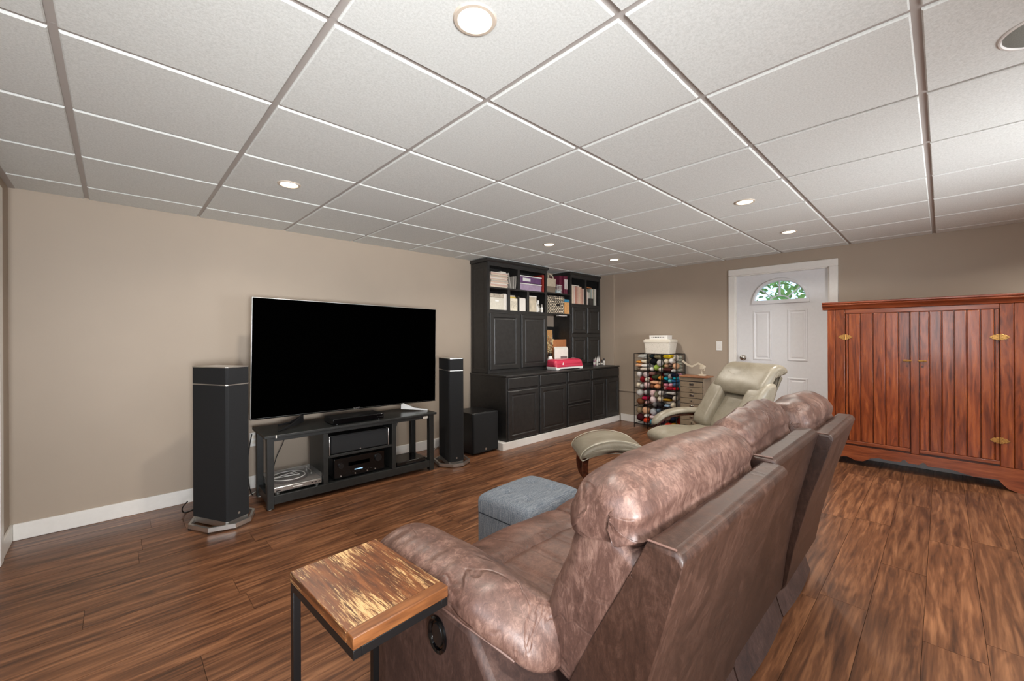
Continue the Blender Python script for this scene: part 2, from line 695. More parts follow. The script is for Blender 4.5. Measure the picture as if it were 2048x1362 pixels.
# ------------------------------------------------------------------ the room
b = B()
b.box(XL - 0.15, XR + 0.15, YB - 0.15, YW + 0.15, -0.12, -0.004)
floor = struct('floor', b, MAT['subfloor'], 'brown wood plank floor of the whole basement room', 'floor')
PW, PL = 0.181, 1.22
random.seed(3)
b = B().box(0, PL - 0.0016, 0, PW - 0.0016, -0.004, 0.0)
full = None
y = YW - PW
row = 0
while y > YB - PW:
    x = XL - random.uniform(0.05, 1.0)
    while x < XR:
        x0, x1 = max(x, XL), min(x + PL, XR)
        y0 = max(y, YB)
        if x1 - x0 > 0.03:
            if x0 == x and x1 == x + PL and y0 == y:
                if full is None:
                    full = obj('plank', b, MAT['plank'], floor, loc=(x, y, 0))
                else:
                    shared(full, floor, (x, y, 0))
            else:
                obj('plank', B().box(0, x1 - x0 - 0.0016, 0, y + PW - y0 - 0.0016, -0.004, 0.0), MAT['plank'], floor, loc=(x0, y0, 0))
        x += PL
    y -= PW
    row += 1

T = 0.6096
b = B().box(XL - 0.15, XR + 0.15, YB - 0.15, YW + 0.15, HC + 0.03, HC + 0.12)
ceiling = struct('ceiling', b, MAT['tee'], 'white suspended ceiling of square lay-in tiles on a grey grid', 'ceiling')
GAP = 0.0115
# tee bars, then the dropped tiles between them
for i in range(-1, 11):
    x = i * T
    if XL < x < XR:
        obj('ceiling_tee', B().box(x - 0.0125, x + 0.0125, YB, YW, HC + 0.009, HC + 0.03), MAT['tee'], ceiling)
for j in range(-8, 5):
    y = j * T
    if YB < y < YW:
        obj('ceiling_tee', B().box(XL, XR, y - 0.0125, y + 0.0125, HC + 0.0088, HC + 0.03), MAT['tee'], ceiling)
LIGHTS = [(1.5 * T, 1.5 * T), (5.5 * T, 1.5 * T), (7.5 * T, 1.5 * T), (1.5 * T, -1.5 * T), (5.5 * T, -1.5 * T), (7.5 * T, -1.5 * T),
          (1.5 * T, -4.5 * T), (4.5 * T, -4.5 * T), (7.5 * T, -4.5 * T)]
TS = T - 2 * GAP


def tile_mesh(w, h):
    b = B()
    r = 0.004
    lo = [(r, r), (w - r, r), (w - r, h - r), (r, h - r)]
    hi = [(0, 0), (w, 0), (w, h), (0, h)]
    b.faces([[(p[0], p[1], HC) for p in lo], [(p[0], p[1], HC + r) for p in hi], [(p[0], p[1], HC + 0.02) for p in hi]])
    return b


full_tile = None
for i in range(-1, 10):
    for j in range(-8, 4):
        x0, x1 = max(i * T + GAP, XL + 0.012), min((i + 1) * T - GAP, XR - 0.004)
        y0, y1 = max(j * T + GAP, YB + 0.012), min((j + 1) * T - GAP, YW - 0.004)
        if x1 - x0 < 0.02 or y1 - y0 < 0.02:
            continue
        if abs(x1 - x0 - TS) < 1e-6 and abs(y1 - y0 - TS) < 1e-6:
            if full_tile is None:
                full_tile = obj('ceiling_tile', tile_mesh(TS, TS), MAT['tile'], ceiling, loc=(x0, y0, 0))
            else:
                shared(full_tile, ceiling, (x0, y0, 0))
        else:
            obj('ceiling_tile', tile_mesh(x1 - x0, y1 - y0), MAT['tile'], ceiling, loc=(x0, y0, 0))
# wall angle along the left wall, seen edge-on
obj('wall_angle', B().box(XL, XL + 0.03, YB, YW, HC - 0.002, HC + 0.012), MAT['tee'], ceiling)

WT = 0.12
struct('wall_back', B().box(XL - WT, XR + WT, YW, YW + WT, -0.1, HC + 0.1), MAT['wall'], 'long taupe wall behind the television', 'wall')
DY0, DY1, DZ = -1.032, -0.118, 2.003     # door leaf opening in the right wall
b = B()
b.box(XR, XR + WT, YB - WT, DY0, -0.1, HC + 0.1)
b.box(XR, XR + WT, DY1, YW, -0.1, HC + 0.1)
b.box(XR, XR + WT, DY0, DY1, DZ, HC + 0.1)
struct('wall_right', b, MAT['wall'], 'taupe wall that holds the white entrance door', 'wall')
# chase in the far corner: a shallow boxed-out strip, and the ledge line low on the wall
struct('trim_1', B().box(XR - 0.035, XR, 1.60, YW, 0.0, HC + 0.02), MAT['wall'], 'shallow boxed-out taupe strip in the far corner', 'wall')
struct('trim_2', B().box(XR - 0.012, XR, 1.12, 1.60, 0.445, 0.475), MAT['wall'], 'thin taupe ledge line low on the wall beside the yarn rack', 'trim', bevel=0.004)
# left wall with a doorway just out of view
b = B()
b.box(XL - WT, XL, 1.83, YW, -0.1, HC + 0.1)
b.box(XL - WT, XL, 0.95, 1.83, 2.05, HC + 0.1)
b.box(XL - WT, XL, -1.25, 0.95, -0.1, HC + 0.1)
b.box(XL - WT, XL, -2.4, -1.25, -0.1, 0.82)
b.box(XL - WT, XL, -2.4, -1.25, 2.06, HC + 0.1)
b.box(XL - WT, XL, YB - WT, -2.4, -0.1, HC + 0.1)
struct('wall_left', b, MAT['wall'], 'short taupe wall at the left end of the room', 'wall')
b = B()
b.box(XL - WT, 1.4, YB - WT, YB, -0.1, HC + 0.1)
b.box(3.8, XR + WT, YB - WT, YB, -0.1, HC + 0.1)
b.box(1.4, 3.8, YB - WT, YB, 2.06, HC + 0.1)
struct('wall_front', b, MAT['wall'], 'taupe wall behind the camera with a glazed patio door', 'wall')

# glazing behind the camera that lets the daylight in
def window_unit(name, label, parts, panes, cat='window'):
    w = thing(name, label, cat)
    w['kind'] = 'structure'
    for p in parts:
        obj('window_frame', B().box(*p), MAT['trim'], w, bevel=0.004)
    for p in panes:
        obj('pane', B().box(*p), MAT['glass'], w)
    return w


yy = (YB - 0.1, YB - 0.03)
window_unit('window_1', 'white framed patio door with two tall panes behind the camera',
            [(1.4, 1.47, *yy, 0, 2.06), (3.73, 3.8, *yy, 0, 2.06), (1.47, 3.73, *yy, 0, 0.07), (1.47, 3.73, *yy, 1.99, 2.06), (2.56, 2.64, *yy, 0.07, 1.99)],
            [(1.47, 2.56, YB - 0.07, YB - 0.06, 0.07, 1.99), (2.64, 3.73, YB - 0.07, YB - 0.06, 0.07, 1.99)])
xx = (XL - 0.1, XL - 0.03)
window_unit('window_2', 'white framed side window in the left wall beside the camera',
            [(*xx, -2.4, -2.34, 0.82, 2.06), (*xx, -1.31, -1.25, 0.82, 2.06), (*xx, -2.34, -1.31, 0.82, 0.88), (*xx, -2.34, -1.31, 2.0, 2.06)],
            [(XL - 0.07, XL - 0.06, -2.34, -1.31, 0.88, 2.0)])

# baseboards
BH, BT = 0.105, 0.015


def base(name, label, *bx):
    b = B()
    for q in bx:
        b.box(*q)
    return struct(name, b, MAT['trim'], label, 'baseboard', bevel=0.004)


base('baseboard_back', 'white baseboard along the television wall', (XL + BT, 3.30, YW - BT, YW, 0, BH))
base('baseboard_right', 'white baseboard along the door wall', (XR - BT, XR, 0.005, 1.498, 0, BH), (XR - BT, XR, YB + BT, -1.13, 0, BH))
base('baseboard_left', 'white baseboard on the short left wall', (XL, XL + BT, 1.83, YW, 0, BH))
base('baseboard_front', 'white baseboard under the glazed wall behind the camera', (XL + BT, 1.4, YB, YB + BT, 0, BH), (3.8, XR - BT, YB, YB + BT, 0, BH))
# white casing of the doorway at the very left edge
b = B()
b.box(XL, XL + 0.02, 1.745, 1.83, 0, 2.13).box(XL, XL + 0.02, 0.87, 0.95, 0, 2.13).box(XL, XL + 0.02, 0.95, 1.745, 2.05, 2.13)
struct('trim_3', b, MAT['trim'], 'white door casing at the left edge of the room', 'trim', bevel=0.004)
dl = thing('door_2', 'white flush door in the left wall', 'door', (0, 0, 0))
dl['kind'] = 'structure'
obj('door_leaf', B().box(XL - 0.06, XL - 0.02, 0.95, 1.83, 0.005, 2.05), MAT['door'], dl, bevel=0.003)

# ---------------------------------------------------------------- the white entrance door with its fan light
door = thing('door_1', 'white panelled entrance door with a half-round fan light', 'door', (XR, 0, 0))
door['kind'] = 'structure'
fx0, fx1 = 0.02, 0.062       # leaf thickness behind the wall face
cy, zb, rw, rh = -0.577, 1.672, 0.262, 0.232
NA = 28
b = B()
arc = [(cy + rw * cos(pi * i / NA), zb + rh * sin(pi * i / NA)) for i in range(NA + 1)]
yl, yr, zt = DY1 - 0.004, DY0 + 0.004, DZ - 0.004
def border(i):
    a = pi * i / NA
    dy, dz = cos(a), sin(a)
    k = min((yl - cy) / dy if dy > 1e-6 else 1e9, (yr - cy) / dy if dy < -1e-6 else 1e9, (zt - zb) / dz if dz > 1e-6 else 1e9)
    return (cy + dy * k, zb + dz * k)
out = [border(i) for i in range(NA + 1)]
corners = [(yl, zt), (yr, zt)]
for i in range(NA):
    quad = [arc[i], arc[i + 1], out[i + 1], out[i]]
    for c in corners:
        if (abs(out[i][0] - c[0]) < 1e-6) != (abs(out[i + 1][0] - c[0]) < 1e-6) and (abs(out[i][1] - c[1]) < 1e-6) != (abs(out[i + 1][1] - c[1]) < 1e-6):
            quad = [arc[i], arc[i + 1], out[i + 1], c, out[i]]
    b.prism(quad, fx0, fx1, 'x')
b.box(fx0, fx1, yr, yl, 0.008, zb)
obj('door_leaf', b, MAT['door'], door)


def raised_panel(y0, y1, z0, z1):
    """a moulded frame that stands proud of the leaf with a low raised field inside it"""
    b = B()
    def ring(i, x):
        return [(x, y0 + i, z0 + i), (x, y1 - i, z0 + i), (x, y1 - i, z1 - i), (x, y0 + i, z1 - i)]
    b.faces([ring(0, fx0), ring(0.004, fx0 - 0.006), ring(0.016, fx0 - 0.007), ring(0.026, fx0 - 0.0005), ring(0.034, fx0 - 0.0005), ring(0.046, fx0 - 0.005)], False, True)
    return obj('panel', b, MAT['door'], door)


for y0, y1 in ((-0.494, -0.299), (-0.844, -0.650)):
    raised_panel(y0, y1, 0.98, 1.57)
    raised_panel(y0, y1, 0.22, 0.79)
# fan light: surround, glazing bars, pane
b = B()
sec = [(-0.018, -0.008), (0.018, -0.008), (0.012, 0.014), (-0.012, 0.014)]
fl = [(fx0 - 0.004, cy + (rw + 0.008) * cos(pi * i / 32), zb + 0.012 + (rh + 0.006) * sin(pi * i / 32)) for i in range(33)]
b.tube(fl, 0.018, 6)
b.box(fx0 - 0.018, fx0 + 0.006, cy - rw - 0.026, cy + rw + 0.026, zb - 0.026, zb + 0.014)
fan = obj('fan_light_frame', b, MAT['door'], door, smooth=True)
b = B()
hub = [(fx0 - 0.002, cy + 0.098 * cos(pi * i / 16), zb + 0.062 * sin(pi * i / 16)) for i in range(17)]
b.tube(hub, 0.007, 6)
for a in (40, 90, 140):
    p0 = (fx0 - 0.002, cy + 0.098 * cos(radians(a)), zb + 0.062 * sin(radians(a)))
    p1 = (fx0 - 0.002, cy + rw * cos(radians(a)), zb + rh * sin(radians(a)))
    b.cyl(p0, p1, 0.007 if a != 90 else 0.010, 8)
obj('glazing_bar', b, MAT['door'], fan, smooth=True)
b = B()
b.prism([(cy + (rw - .001) * cos(pi * i / 24), zb + (rh - .001) * sin(pi * i / 24)) for i in range(25)], fx0 + 0.018, fx0 + 0.022, 'x')
obj('pane', b, MAT['glass'], fan)
# knob, hinges, jamb and casing
b = B()
KM = Matrix.Translation((fx0, -0.193, 1.003)) @ Matrix.Rotation(radians(-90), 4, 'Y')
b.lathe([(0.034, 0), (0.034, 0.006), (0.012, 0.01), (0.012, 0.03), (0.024, 0.038), (0.029, 0.05), (0.026, 0.062), (0.012, 0.068)], 20, KM)
obj('door_knob', b, MAT['nickel'], door, smooth=True)
for z in (1.79, 1.0, 0.25):
    b = B().cyl((fx0 - 0.006, DY0 - 0.004, z - 0.045), (fx0 - 0.006, DY0 - 0.004, z + 0.045), 0.007, 10)
    obj('hinge', b, MAT['nickel'], door, smooth=True)
b = B()
b.box(-0.004, 0.11, DY1 - 0.003, DY1 + 0.012, 0, DZ + 0.012).box(-0.004, 0.11, DY0 - 0.012, DY0 + 0.003, 0, DZ + 0.012).box(-0.004, 0.11, DY0, DY1, DZ - 0.003, DZ + 0.012)
b.box(fx1, 0.11, DY0, DY1, 0, 0.008)
obj('door_jamb', b, MAT['trim'], door)
b = B()
cw = 0.078
for y0, y1 in ((DY1 + 0.008, DY1 + 0.008 + cw), (DY0 - 0.008 - cw, DY0 - 0.008)):
    b.box(-0.018, 0, y0, y1, 0, DZ + 0.008)
b.box(-0.018, 0, DY0 - 0.008 - cw, DY1 + 0.008 + cw, DZ + 0.008, DZ + 0.008 + cw)
obj('door_casing', b, MAT['trim'], door, bevel=0.006)

# garden seen through the fan light
b = B().box(XR + 0.6, XR + 16, -12, 12, -0.3, -0.2)
struct('lawn', b, MAT['lawn'], 'green lawn outside the entrance door', 'ground')
random.seed(11)
tree = thing('tree', 'leafy green tree seen through the fan light of the door', 'tree', (XR + 6.0, -1.0, -0.2))
obj('trunk', B().lathe([(0.16, 0), (0.12, 1.2), (0.09, 2.6), (0.03, 4.4)], 10), MAT['dark_wood'], tree, smooth=True)
b = B()
for q in range(5200):
    p = Vector((random.gauss(0, 0.8), random.gauss(0, 1.9), random.gauss(3.2, 1.1)))
    if p.z < 1.3:
        continue
    M = Matrix.Translation(p) @ Matrix.Rotation(random.uniform(0, 6.3), 4, 'Z') @ Matrix.Rotation(random.uniform(-1, 1), 4, 'X') @ Matrix.Rotation(random.uniform(0, 6.3), 4, 'Y')
    w = random.uniform(0.07, 0.13)
    vs = [b.bm.verts.new(M @ Vector(c)) for c in ((-w, 0, 0), (0, -w * .45, 0.01), (w, 0, 0), (0, w * .45, 0.01))]
    b.bm.faces.new(vs)
tag(obj('foliage', b, MAT['leaf'], tree), 'loose green leaves', kind='stuff')

# switch plate and outlet
def plate(name, label, loc, rz, cat, rocker=True):
    t = thing(name, label, cat, loc, rz)
    obj('cover_plate', B().box(-0.036, 0.036, -0.006, 0, -0.058, 0.058), MAT['white_plastic'], t, bevel=0.003)
    if rocker:
        obj('rocker', B().box(-0.016, 0.016, -0.010, -0.006, -0.032, 0.032), MAT['white_plastic'], t, bevel=0.002)
    else:
        for z in (-0.022, 0.022):
            obj('socket', B().box(-0.016, 0.016, -0.009, -0.006, z - 0.014, z + 0.014), MAT['offwhite'], t, bevel=0.003)
    return t


plate('light_switch', 'white rocker light switch on the wall beside the door', (XR, 0.083, 1.143), radians(-90), 'switch')
plate('wall_outlet', 'white wall outlet plate behind the tall speaker and television stand', (0.985, YW, 0.41), 0, 'outlet', False)

# ------------------------------------------------------------------ recessed ceiling lamps
def downlight(x, y, label, group):
    t = thing('ceiling_light', label, 'ceiling light', (x, y, HC), 0, group)
    b = B().lathe([(0.048, -0.001), (0.052, -0.006), (0.062, -0.005), (0.066, 0.0005)], 32, cap=False)
    obj('trim_ring', b, MAT['lamp_ring'], t, smooth=True)
    b = B().lathe([(0.0502, -0.002), (0.0502, 0.0)], 32)
    obj('lens', b, MAT['lamp_lens'], t)
    d = bpy.data.lights.new('ceiling_light_beam', 'AREA')
    d.shape = 'DISK'
    d.size = 0.09
    d.energy = LAMP_W if y > -2 else 20.0
    d.color = (1.0, 0.93, 0.83)
    d.spread = radians(150)
    lo = bpy.data.objects.new('ceiling_light_beam', d)
    C.objects.link(lo)
    lo.location = (0, 0, -0.008)
    lo.parent = t
    return t


LAMP_W = 11.5
LABELS = ['lit round recessed ceiling light above the left end of the television', 'lit recessed ceiling light in front of the black wall cabinets',
          'small lit recessed ceiling light nearest the far corner by the cabinets', 'large lit recessed ceiling light nearest the camera at the top',
          'lit recessed ceiling light on the sofa side, nearer of the two before the door', 'lit recessed ceiling light just in front of the entrance door',
          'recessed ceiling light behind the camera near the left wall', 'recessed ceiling light behind the camera in mid room', 'recessed ceiling light behind the camera near the armoire wall']
for (x, y), lb in zip(LIGHTS, LABELS):
    downlight(x, y, lb, 'recessed ceiling lights')
t = thing('ceiling_speaker', 'round grey flush ceiling speaker grille at the top right edge', 'speaker', (2.215, -2.115, HC))
obj('grille', B().lathe([(0.001, -0.006), (0.09, -0.005), (0.098, 0.0)], 32), plain('grey_grille', (150, 156, 150), 0.6, grain=400, vary=0.2), t, smooth=True)
obj('rim', B().lathe([(0.098, 0.0), (0.101, -0.005), (0.106, -0.004), (0.108, 0.0005)], 32, cap=False), MAT['white_plastic'], t, smooth=True)
# ================================================================== black wall cabinets
def panel_front(w, h, t=0.02, frame=0.05, depth=0.008, arch=False):
    """cabinet front in local coords: x 0..w, z 0..h, face towards -y at y=-t, sunk field"""
    b = B()
    def ring(i, y):
        return [(i, y, i), (w - i, y, i), (w - i, y, h - i), (i, y, h - i)]
    rings = [ring(0, 0), ring(0, -t * 0.45), ring(0.010, -t)]
    if frame:
        rings += [ring(frame, -t), ring(frame + 0.007, -t + depth), ring(frame + 0.018, -t + depth), ring(frame + 0.026, -t + depth * 0.55)]
    b.faces(rings, True, True)
    return b


BW = MAT['black_wood']
YL = 1.515        # face of the lower cabinets
YU = 1.84         # face of the hutches
ZT = 0.83


def base_unit(name, x0, x1, label, fronts, left_end=False):
    t = thing(name, label, 'cabinet', ((x0 + x1) / 2, (YL + YW) / 2, 0), 0, 'black base cabinets')
    ox, oy = (x0 + x1) / 2, (YL + YW) / 2
    b = B()
    b.box(x0 - ox + 0.0005, x1 - ox - 0.0005, YL - oy, YW - oy - 0.002, 0.085, ZT - 0.022)
    obj('body', b, BW, t, bevel=0.002)
    for kind, fx, fz0, fz1, w in fronts:
        if kind == 'drawer':
            obj('drawer', panel_front(w, fz1 - fz0, 0.02, 0), BW, t, loc=(fx - ox, YL - oy, fz0))
        elif kind == 'deep':
            obj('drawer', panel_front(w, fz1 - fz0, 0.02, 0.018, 0.003), BW, t, loc=(fx - ox, YL - oy, fz0))
        else:
            obj('door', panel_front(w, fz1 - fz0, 0.02, 0.048), BW, t, loc=(fx - ox, YL - oy, fz0))
    return t


base_unit('base_cabinet', 3.30, 3.837, 'black base cabinet with one drawer over one door, next to the subwoofer',
          [('drawer', 3.322, 0.675, 0.803, 0.498), ('door', 3.322, 0.10, 0.655, 0.498)])
base_unit('base_cabinet', 3.837, 4.371, 'black base cabinet with one drawer over one door, second from the subwoofer',
          [('drawer', 3.855, 0.675, 0.803, 0.498), ('door', 3.855, 0.10, 0.655, 0.498)])
base_unit('base_cabinet', 4.371, 4.907, 'black base cabinet of three stacked drawers in the middle of the row',
          [('drawer', 4.389, 0.675, 0.803, 0.498), ('deep', 4.389, 0.385, 0.655, 0.498), ('deep', 4.389, 0.105, 0.368, 0.498)])
base_unit('base_cabinet', 4.907, 5.634, 'black base cabinet with a wide drawer over two narrow doors, in the room corner',
          [('drawer', 4.925, 0.675, 0.803, 0.69), ('door', 4.925, 0.10, 0.655, 0.335), ('door', 5.28, 0.10, 0.655, 0.335)])
wt = thing('worktop', 'black continuous worktop over the base cabinets', 'worktop', (4.46, 1.83, 0))
obj('slab', B().box(3.292 - 4.46, 5.634 - 4.46, 1.497 - 1.83, YW - 0.002 - 1.83, ZT - 0.021, ZT), BW, wt, bevel=0.004)
b = B()
b.box(3.235, 5.634, 1.500, 1.515, 0, 0.084).box(3.235, 3.25, 1.515, YW, 0, 0.084)
struct('baseboard_cabinet', b, MAT['trim'], 'white plinth board running under the black base cabinets', 'baseboard', bevel=0.003)
struct('trim_4', B().box(3.25, 5.634, 1.515, YW, 0.0, 0.084), MAT['trim'], 'low white platform under the black base cabinets', 'plinth')


def hutch(name, x0, x1, z0, z1, label, shelves, dividers, doors, deep=YW - 0.004):
    ox = (x0 + x1) / 2
    t = thing(name, label, 'cabinet', (ox, 2.0, z0))
    P = lambda *q: (q[0] - ox, q[1] - ox, q[2] - 2.0, q[3] - 2.0, q[4] - z0, q[5] - z0)
    th = 0.018
    obj('side_panel', B().box(*P(x0, x0 + th, YU + 0.018, deep, z0, z1)), BW, t, bevel=0.0015)
    obj('side_panel', B().box(*P(x1 - th, x1, YU + 0.018, deep, z0, z1)), BW, t, bevel=0.0015)
    obj('back_panel', B().box(*P(x0 + th, x1 - th, deep - 0.008, deep, z0, z1)), BW, t)
    obj('top_panel', B().box(*P(x0 + th, x1 - th, YU + 0.018, deep - 0.008, z1 - th, z1)), BW, t)
    obj('bottom_panel', B().box(*P(x0 + th, x1 - th, YU + 0.018, deep - 0.008, z0, z0 + th)), BW, t)
    for zz in shelves:
        obj('shelf', B().box(*P(x0 + th, x1 - th, YU + 0.002, deep - 0.008, zz - 0.018, zz)), BW, t, bevel=0.0015)
    for xx, za, zb_ in dividers:
        obj('divider', B().box(*P(xx - 0.02, xx + 0.02, YU + 0.001, deep - 0.008, za, zb_)), BW, t, bevel=0.0015)
    # face frame
    b = B()
    b.box(*P(x0, x0 + 0.032, YU, YU + 0.018, z0, z1)).box(*P(x1 - 0.032, x1, YU, YU + 0.018, z0, z1))
    b.box(*P(x0 + 0.032, x1 - 0.032, YU, YU + 0.018, z1 - 0.05, z1))
    zd = min(shelves) if shelves else z1
    b.box(*P(x0 + 0.032, x1 - 0.032, YU, YU + 0.018, z0, zd - 0.018))
    obj('face_frame', b, BW, t, bevel=0.002)
    b = B()
    b.prism([(YU, 0), (YU - 0.014, 0.012), (YU - 0.022, 0.03), (YU - 0.022, 0.036), (deep, 0.036), (deep, 0)], x0 - 0.02, x1 + (0.02 if x1 < 5 else 0.0), 'x', Matrix.Translation((-ox, -2.0, z1 - z0 - 0.004)))
    obj('crown', b, BW, t, bevel=0.002)
    for dx, dz0, dz1, w in doors:
        obj('door', panel_front(w, dz1 - dz0, 0.02, 0.05), BW, t, loc=(dx - ox, YU - 2.0, dz0 - z0))
    return t


HL = hutch('wall_cabinet', 3.315, 4.372, ZT, 2.172, 'tall black hutch with filled pigeonholes over two panelled doors, next to the television wall',
           [1.872, 1.598], [(3.835, 1.872, 2.155), (3.663, 1.598, 1.855), (4.005, 1.598, 1.855)],
           [(3.337, 0.872, 1.556, 0.478), (3.868, 0.872, 1.556, 0.478)])
# framed end panel on the visible left side
b = panel_front(0.312, 1.33, 0.004, 0.045, 0.0035)
obj('side_panel', b, BW, HL, loc=(3.315 - 3.8435, 2.158 - 2.0, 0.006), rot=(0, 0, radians(-90)))
HR = hutch('wall_cabinet', 4.885, 5.632, ZT, 2.172, 'narrower black hutch with upright books over four small doors, in the corner',
           [1.752], [(5.258, 1.752, 2.155)],
           [(4.912, 1.318, 1.70, 0.332), (5.278, 1.318, 1.70, 0.332), (4.912, 0.872, 1.262, 0.332), (5.278, 0.872, 1.262, 0.332)])
ws = thing('wall_shelf', 'black two-board shelf bridging the two hutches', 'shelf', (4.6285, 2.0, 1.58))
for z in (1.862, 1.576):
    obj('shelf_board', B().box(-0.2555, 0.2555, YU + 0.002 - 2.0, YW - 0.004 - 2.0, z - 1.58, z + 0.02 - 1.58), BW, ws, bevel=0.002)
obj('under_shelf_light', B().box(0.02, 0.20, -0.14, -0.09, -0.018, -0.004), MAT['white_plastic'], ws, bevel=0.003)

# ---------------------------------------------------------------- things on the hutch shelves
def one(name, label, cat, b, mat, loc, rz=0.0, group=None, **kw):
    o = obj(name, b, mat, None, loc=loc, rot=(0, 0, rz), **kw)
    return tag(o, label, cat, group)


def cbox(w, d, h, z0=0.0):
    return B().box(-w / 2, w / 2, -d / 2, d / 2, z0, z0 + h)


Z1, Z2, ZM1, ZM2, ZR = 1.8724, 1.5984, 1.8826, 1.5966, 1.7524
paper_mats = [plain('magazine_' + n, c, 0.7, grain=30, vary=0.06) for n, c in
              (('cream', (216, 200, 178)), ('rose', (204, 172, 158)), ('white', (224, 216, 204)), ('peach', (214, 186, 164)), ('grey', (190, 180, 168)))]
zz = Z1
random.seed(5)
for i in range(13):
    h = random.choice((0.011, 0.014, 0.018))
    nth = ['first', 'second', 'third', 'fourth', 'fifth', 'sixth', 'seventh', 'eighth', 'ninth', 'tenth', 'eleventh', 'twelfth', 'thirteenth'][i]
    one('magazine', ['cream', 'pale rose', 'white', 'peach', 'greyish'][i % 5] + ' magazine, %s from the bottom of the flat pile in the tall hutch' % nth,
        'magazine', cbox(0.285 + random.uniform(-.012, .008), 0.21, h - 0.0006), paper_mats[i % 5], (3.515 + random.uniform(-.006, .006), 1.96 + random.uniform(-.008, .008), zz), random.uniform(-.015, .015), 'magazines in the top pigeonhole')
    zz += h
one('storage_clip_box', 'small grey clip box lying on top of the magazine pile', 'box', cbox(0.10, 0.10, 0.022), MAT['offwhite'], (3.60, 1.93, zz), 0.1, bevel=0.003)
clearbag = clear('clear_bag_plastic', (206, 200, 190), 0.55, 0.15)
for i, (x, tilt, h, lb) in enumerate(((3.725, -0.22, 0.20, 'clear plastic packet leaning against the magazine pile'), (3.768, 0.05, 0.16, 'short clear plastic packet standing between two others'), (3.80, 0.12, 0.17, 'clear plastic packet against the pigeonhole divider'))):
    b = B().box(-0.008, 0.008, -0.08, 0.08, 0, h).rough(0.004, 14, i)
    o = one('plastic_packet', lb, 'packet', b, clearbag, (x, 1.95, Z1 + (0.001)), 0, 'clear packets in the top pigeonhole', bevel=0.003)
    o.rotation_euler = (0, tilt, 0)
# stacked purple drawer cases
pur = plain('purple_plastic', (108, 76, 116), 0.3, grain=20, vary=0.15)
lil = plain('lilac_plastic', (182, 160, 184), 0.3, grain=20, vary=0.1)
for i, (z, m, lb) in enumerate(((Z1, lil, 'pale lilac stacking case, lower of two in the tall hutch'), (Z1 + 0.098, pur, 'purple stacking case, upper of two in the tall hutch'))):
    t = thing('stacking_case', lb, 'case', (4.085, 1.97, z), 0, 'stacking cases in the tall hutch')
    obj('body', cbox(0.40, 0.22, 0.078), m, t, bevel=0.006)
    obj('lid', cbox(0.408, 0.226, 0.014, 0.078), MAT['white_plastic'], t, bevel=0.003)
    obj('label_holder', B().box(-0.16, -0.02, -0.114, -0.11, 0.02, 0.06), MAT['white_plastic'] if i else lil, t, bevel=0.001)
def book(x, d, h, w, mat, label, y, z, group, page=True, tilt=0.0):
    t = thing('book', label, 'book', (x, y, z), 0, group)
    b = B()
    b.prism([(-w / 2, -d / 2), (w / 2, -d / 2), (w / 2, d / 2), (w / 2 - 0.0015, d / 2), (w / 2 - 0.0015, -d / 2 + 0.0015), (-w / 2 + 0.0015, -d / 2 + 0.0015), (-w / 2 + 0.0015, d / 2), (-w / 2, d / 2)], 0, h, 'z')
    obj('cover', b, mat, t)
    obj('pages', B().box(-w / 2 + 0.0016, w / 2 - 0.0016, -d / 2 + 0.002, d / 2 - 0.004, 0.002, h - 0.003), MAT['paper'], t)
    t.rotation_euler = (0, tilt, 0)
    return t


red = plain('red_book_cloth', (150, 46, 36), 0.6, grain=60, vary=0.08)
maroon = plain('maroon_binder', (104, 36, 58), 0.45, grain=40, vary=0.1)
book(4.318, 0.21, 0.232, 0.034, red, 'upright red book beside the purple stacking cases', 1.965, Z1, 'books in the tall hutch')
# second row, three pigeonholes
grey_box = plain('grey_white_linen_box', (206, 200, 186), 0.8, grain=50, vary=0.08)
t = thing('storage_box', 'grey-white lidded box with a hand slot in the lower pigeonhole', 'box', (3.477, 1.96, Z2))
obj('body', cbox(0.222, 0.20, 0.15), grey_box, t, bevel=0.004)
obj('lid', cbox(0.226, 0.204, 0.045, 0.151), plain('patterned_grey_lid', (176, 166, 150), 0.7, grain=25, vary=0.35), t, bevel=0.003)
obj('handle', B().box(-0.03, 0.03, -0.103, -0.1, 0.10, 0.118), MAT['white_plastic'], t, bevel=0.004)
for i in range(4):
    one('paper_file', 'white paper file, %s from the grey-white box in the tall hutch' % ['first', 'second', 'third', 'fourth'][i], 'file',
        cbox(0.0125, 0.19, 0.205 - 0.006 * (i % 2)), MAT['paper'] if i % 2 else paper_mats[2], (3.598 + i * 0.0142, 1.96, Z2), 0, 'paper files in the lower pigeonhole', bevel=0.002)
t = thing('storage_box', 'white cream card box with printed front in the middle pigeonhole', 'box', (3.765, 1.95, Z2))
obj('body', cbox(0.125, 0.18, 0.155), plain('cream_card', (226, 218, 198), 0.7, grain=30, vary=0.08), t, bevel=0.002)
obj('printed_panel', B().box(-0.05, 0.05, -0.0915, -0.09, 0.03, 0.12), plain('faded_print', (204, 196, 176), 0.7, grain=60, vary=0.3), t)
one('yellow_packet', 'yellow and white packet lying on the cream card box', 'packet', cbox(0.13, 0.12, 0.026), plain('yellow_card', (206, 180, 90), 0.6, grain=20, vary=0.2), (3.775, 1.96, Z2 + 0.1555), 0.06, bevel=0.002)
one('grey_packet', 'grey white packet on top of the yellow packet', 'packet', cbox(0.09, 0.10, 0.018), paper_mats[4], (3.79, 1.96, Z2 + 0.182), -0.08, bevel=0.002)
one('dark_folder', 'thin dark folder between two boxes in the middle pigeonhole', 'folder', cbox(0.02, 0.18, 0.19), MAT['stand_black'], (3.848, 1.95, Z2))
t = thing('storage_box', 'white flap-topped box beside the divider in the middle pigeonhole', 'box', (3.922, 1.95, Z2))
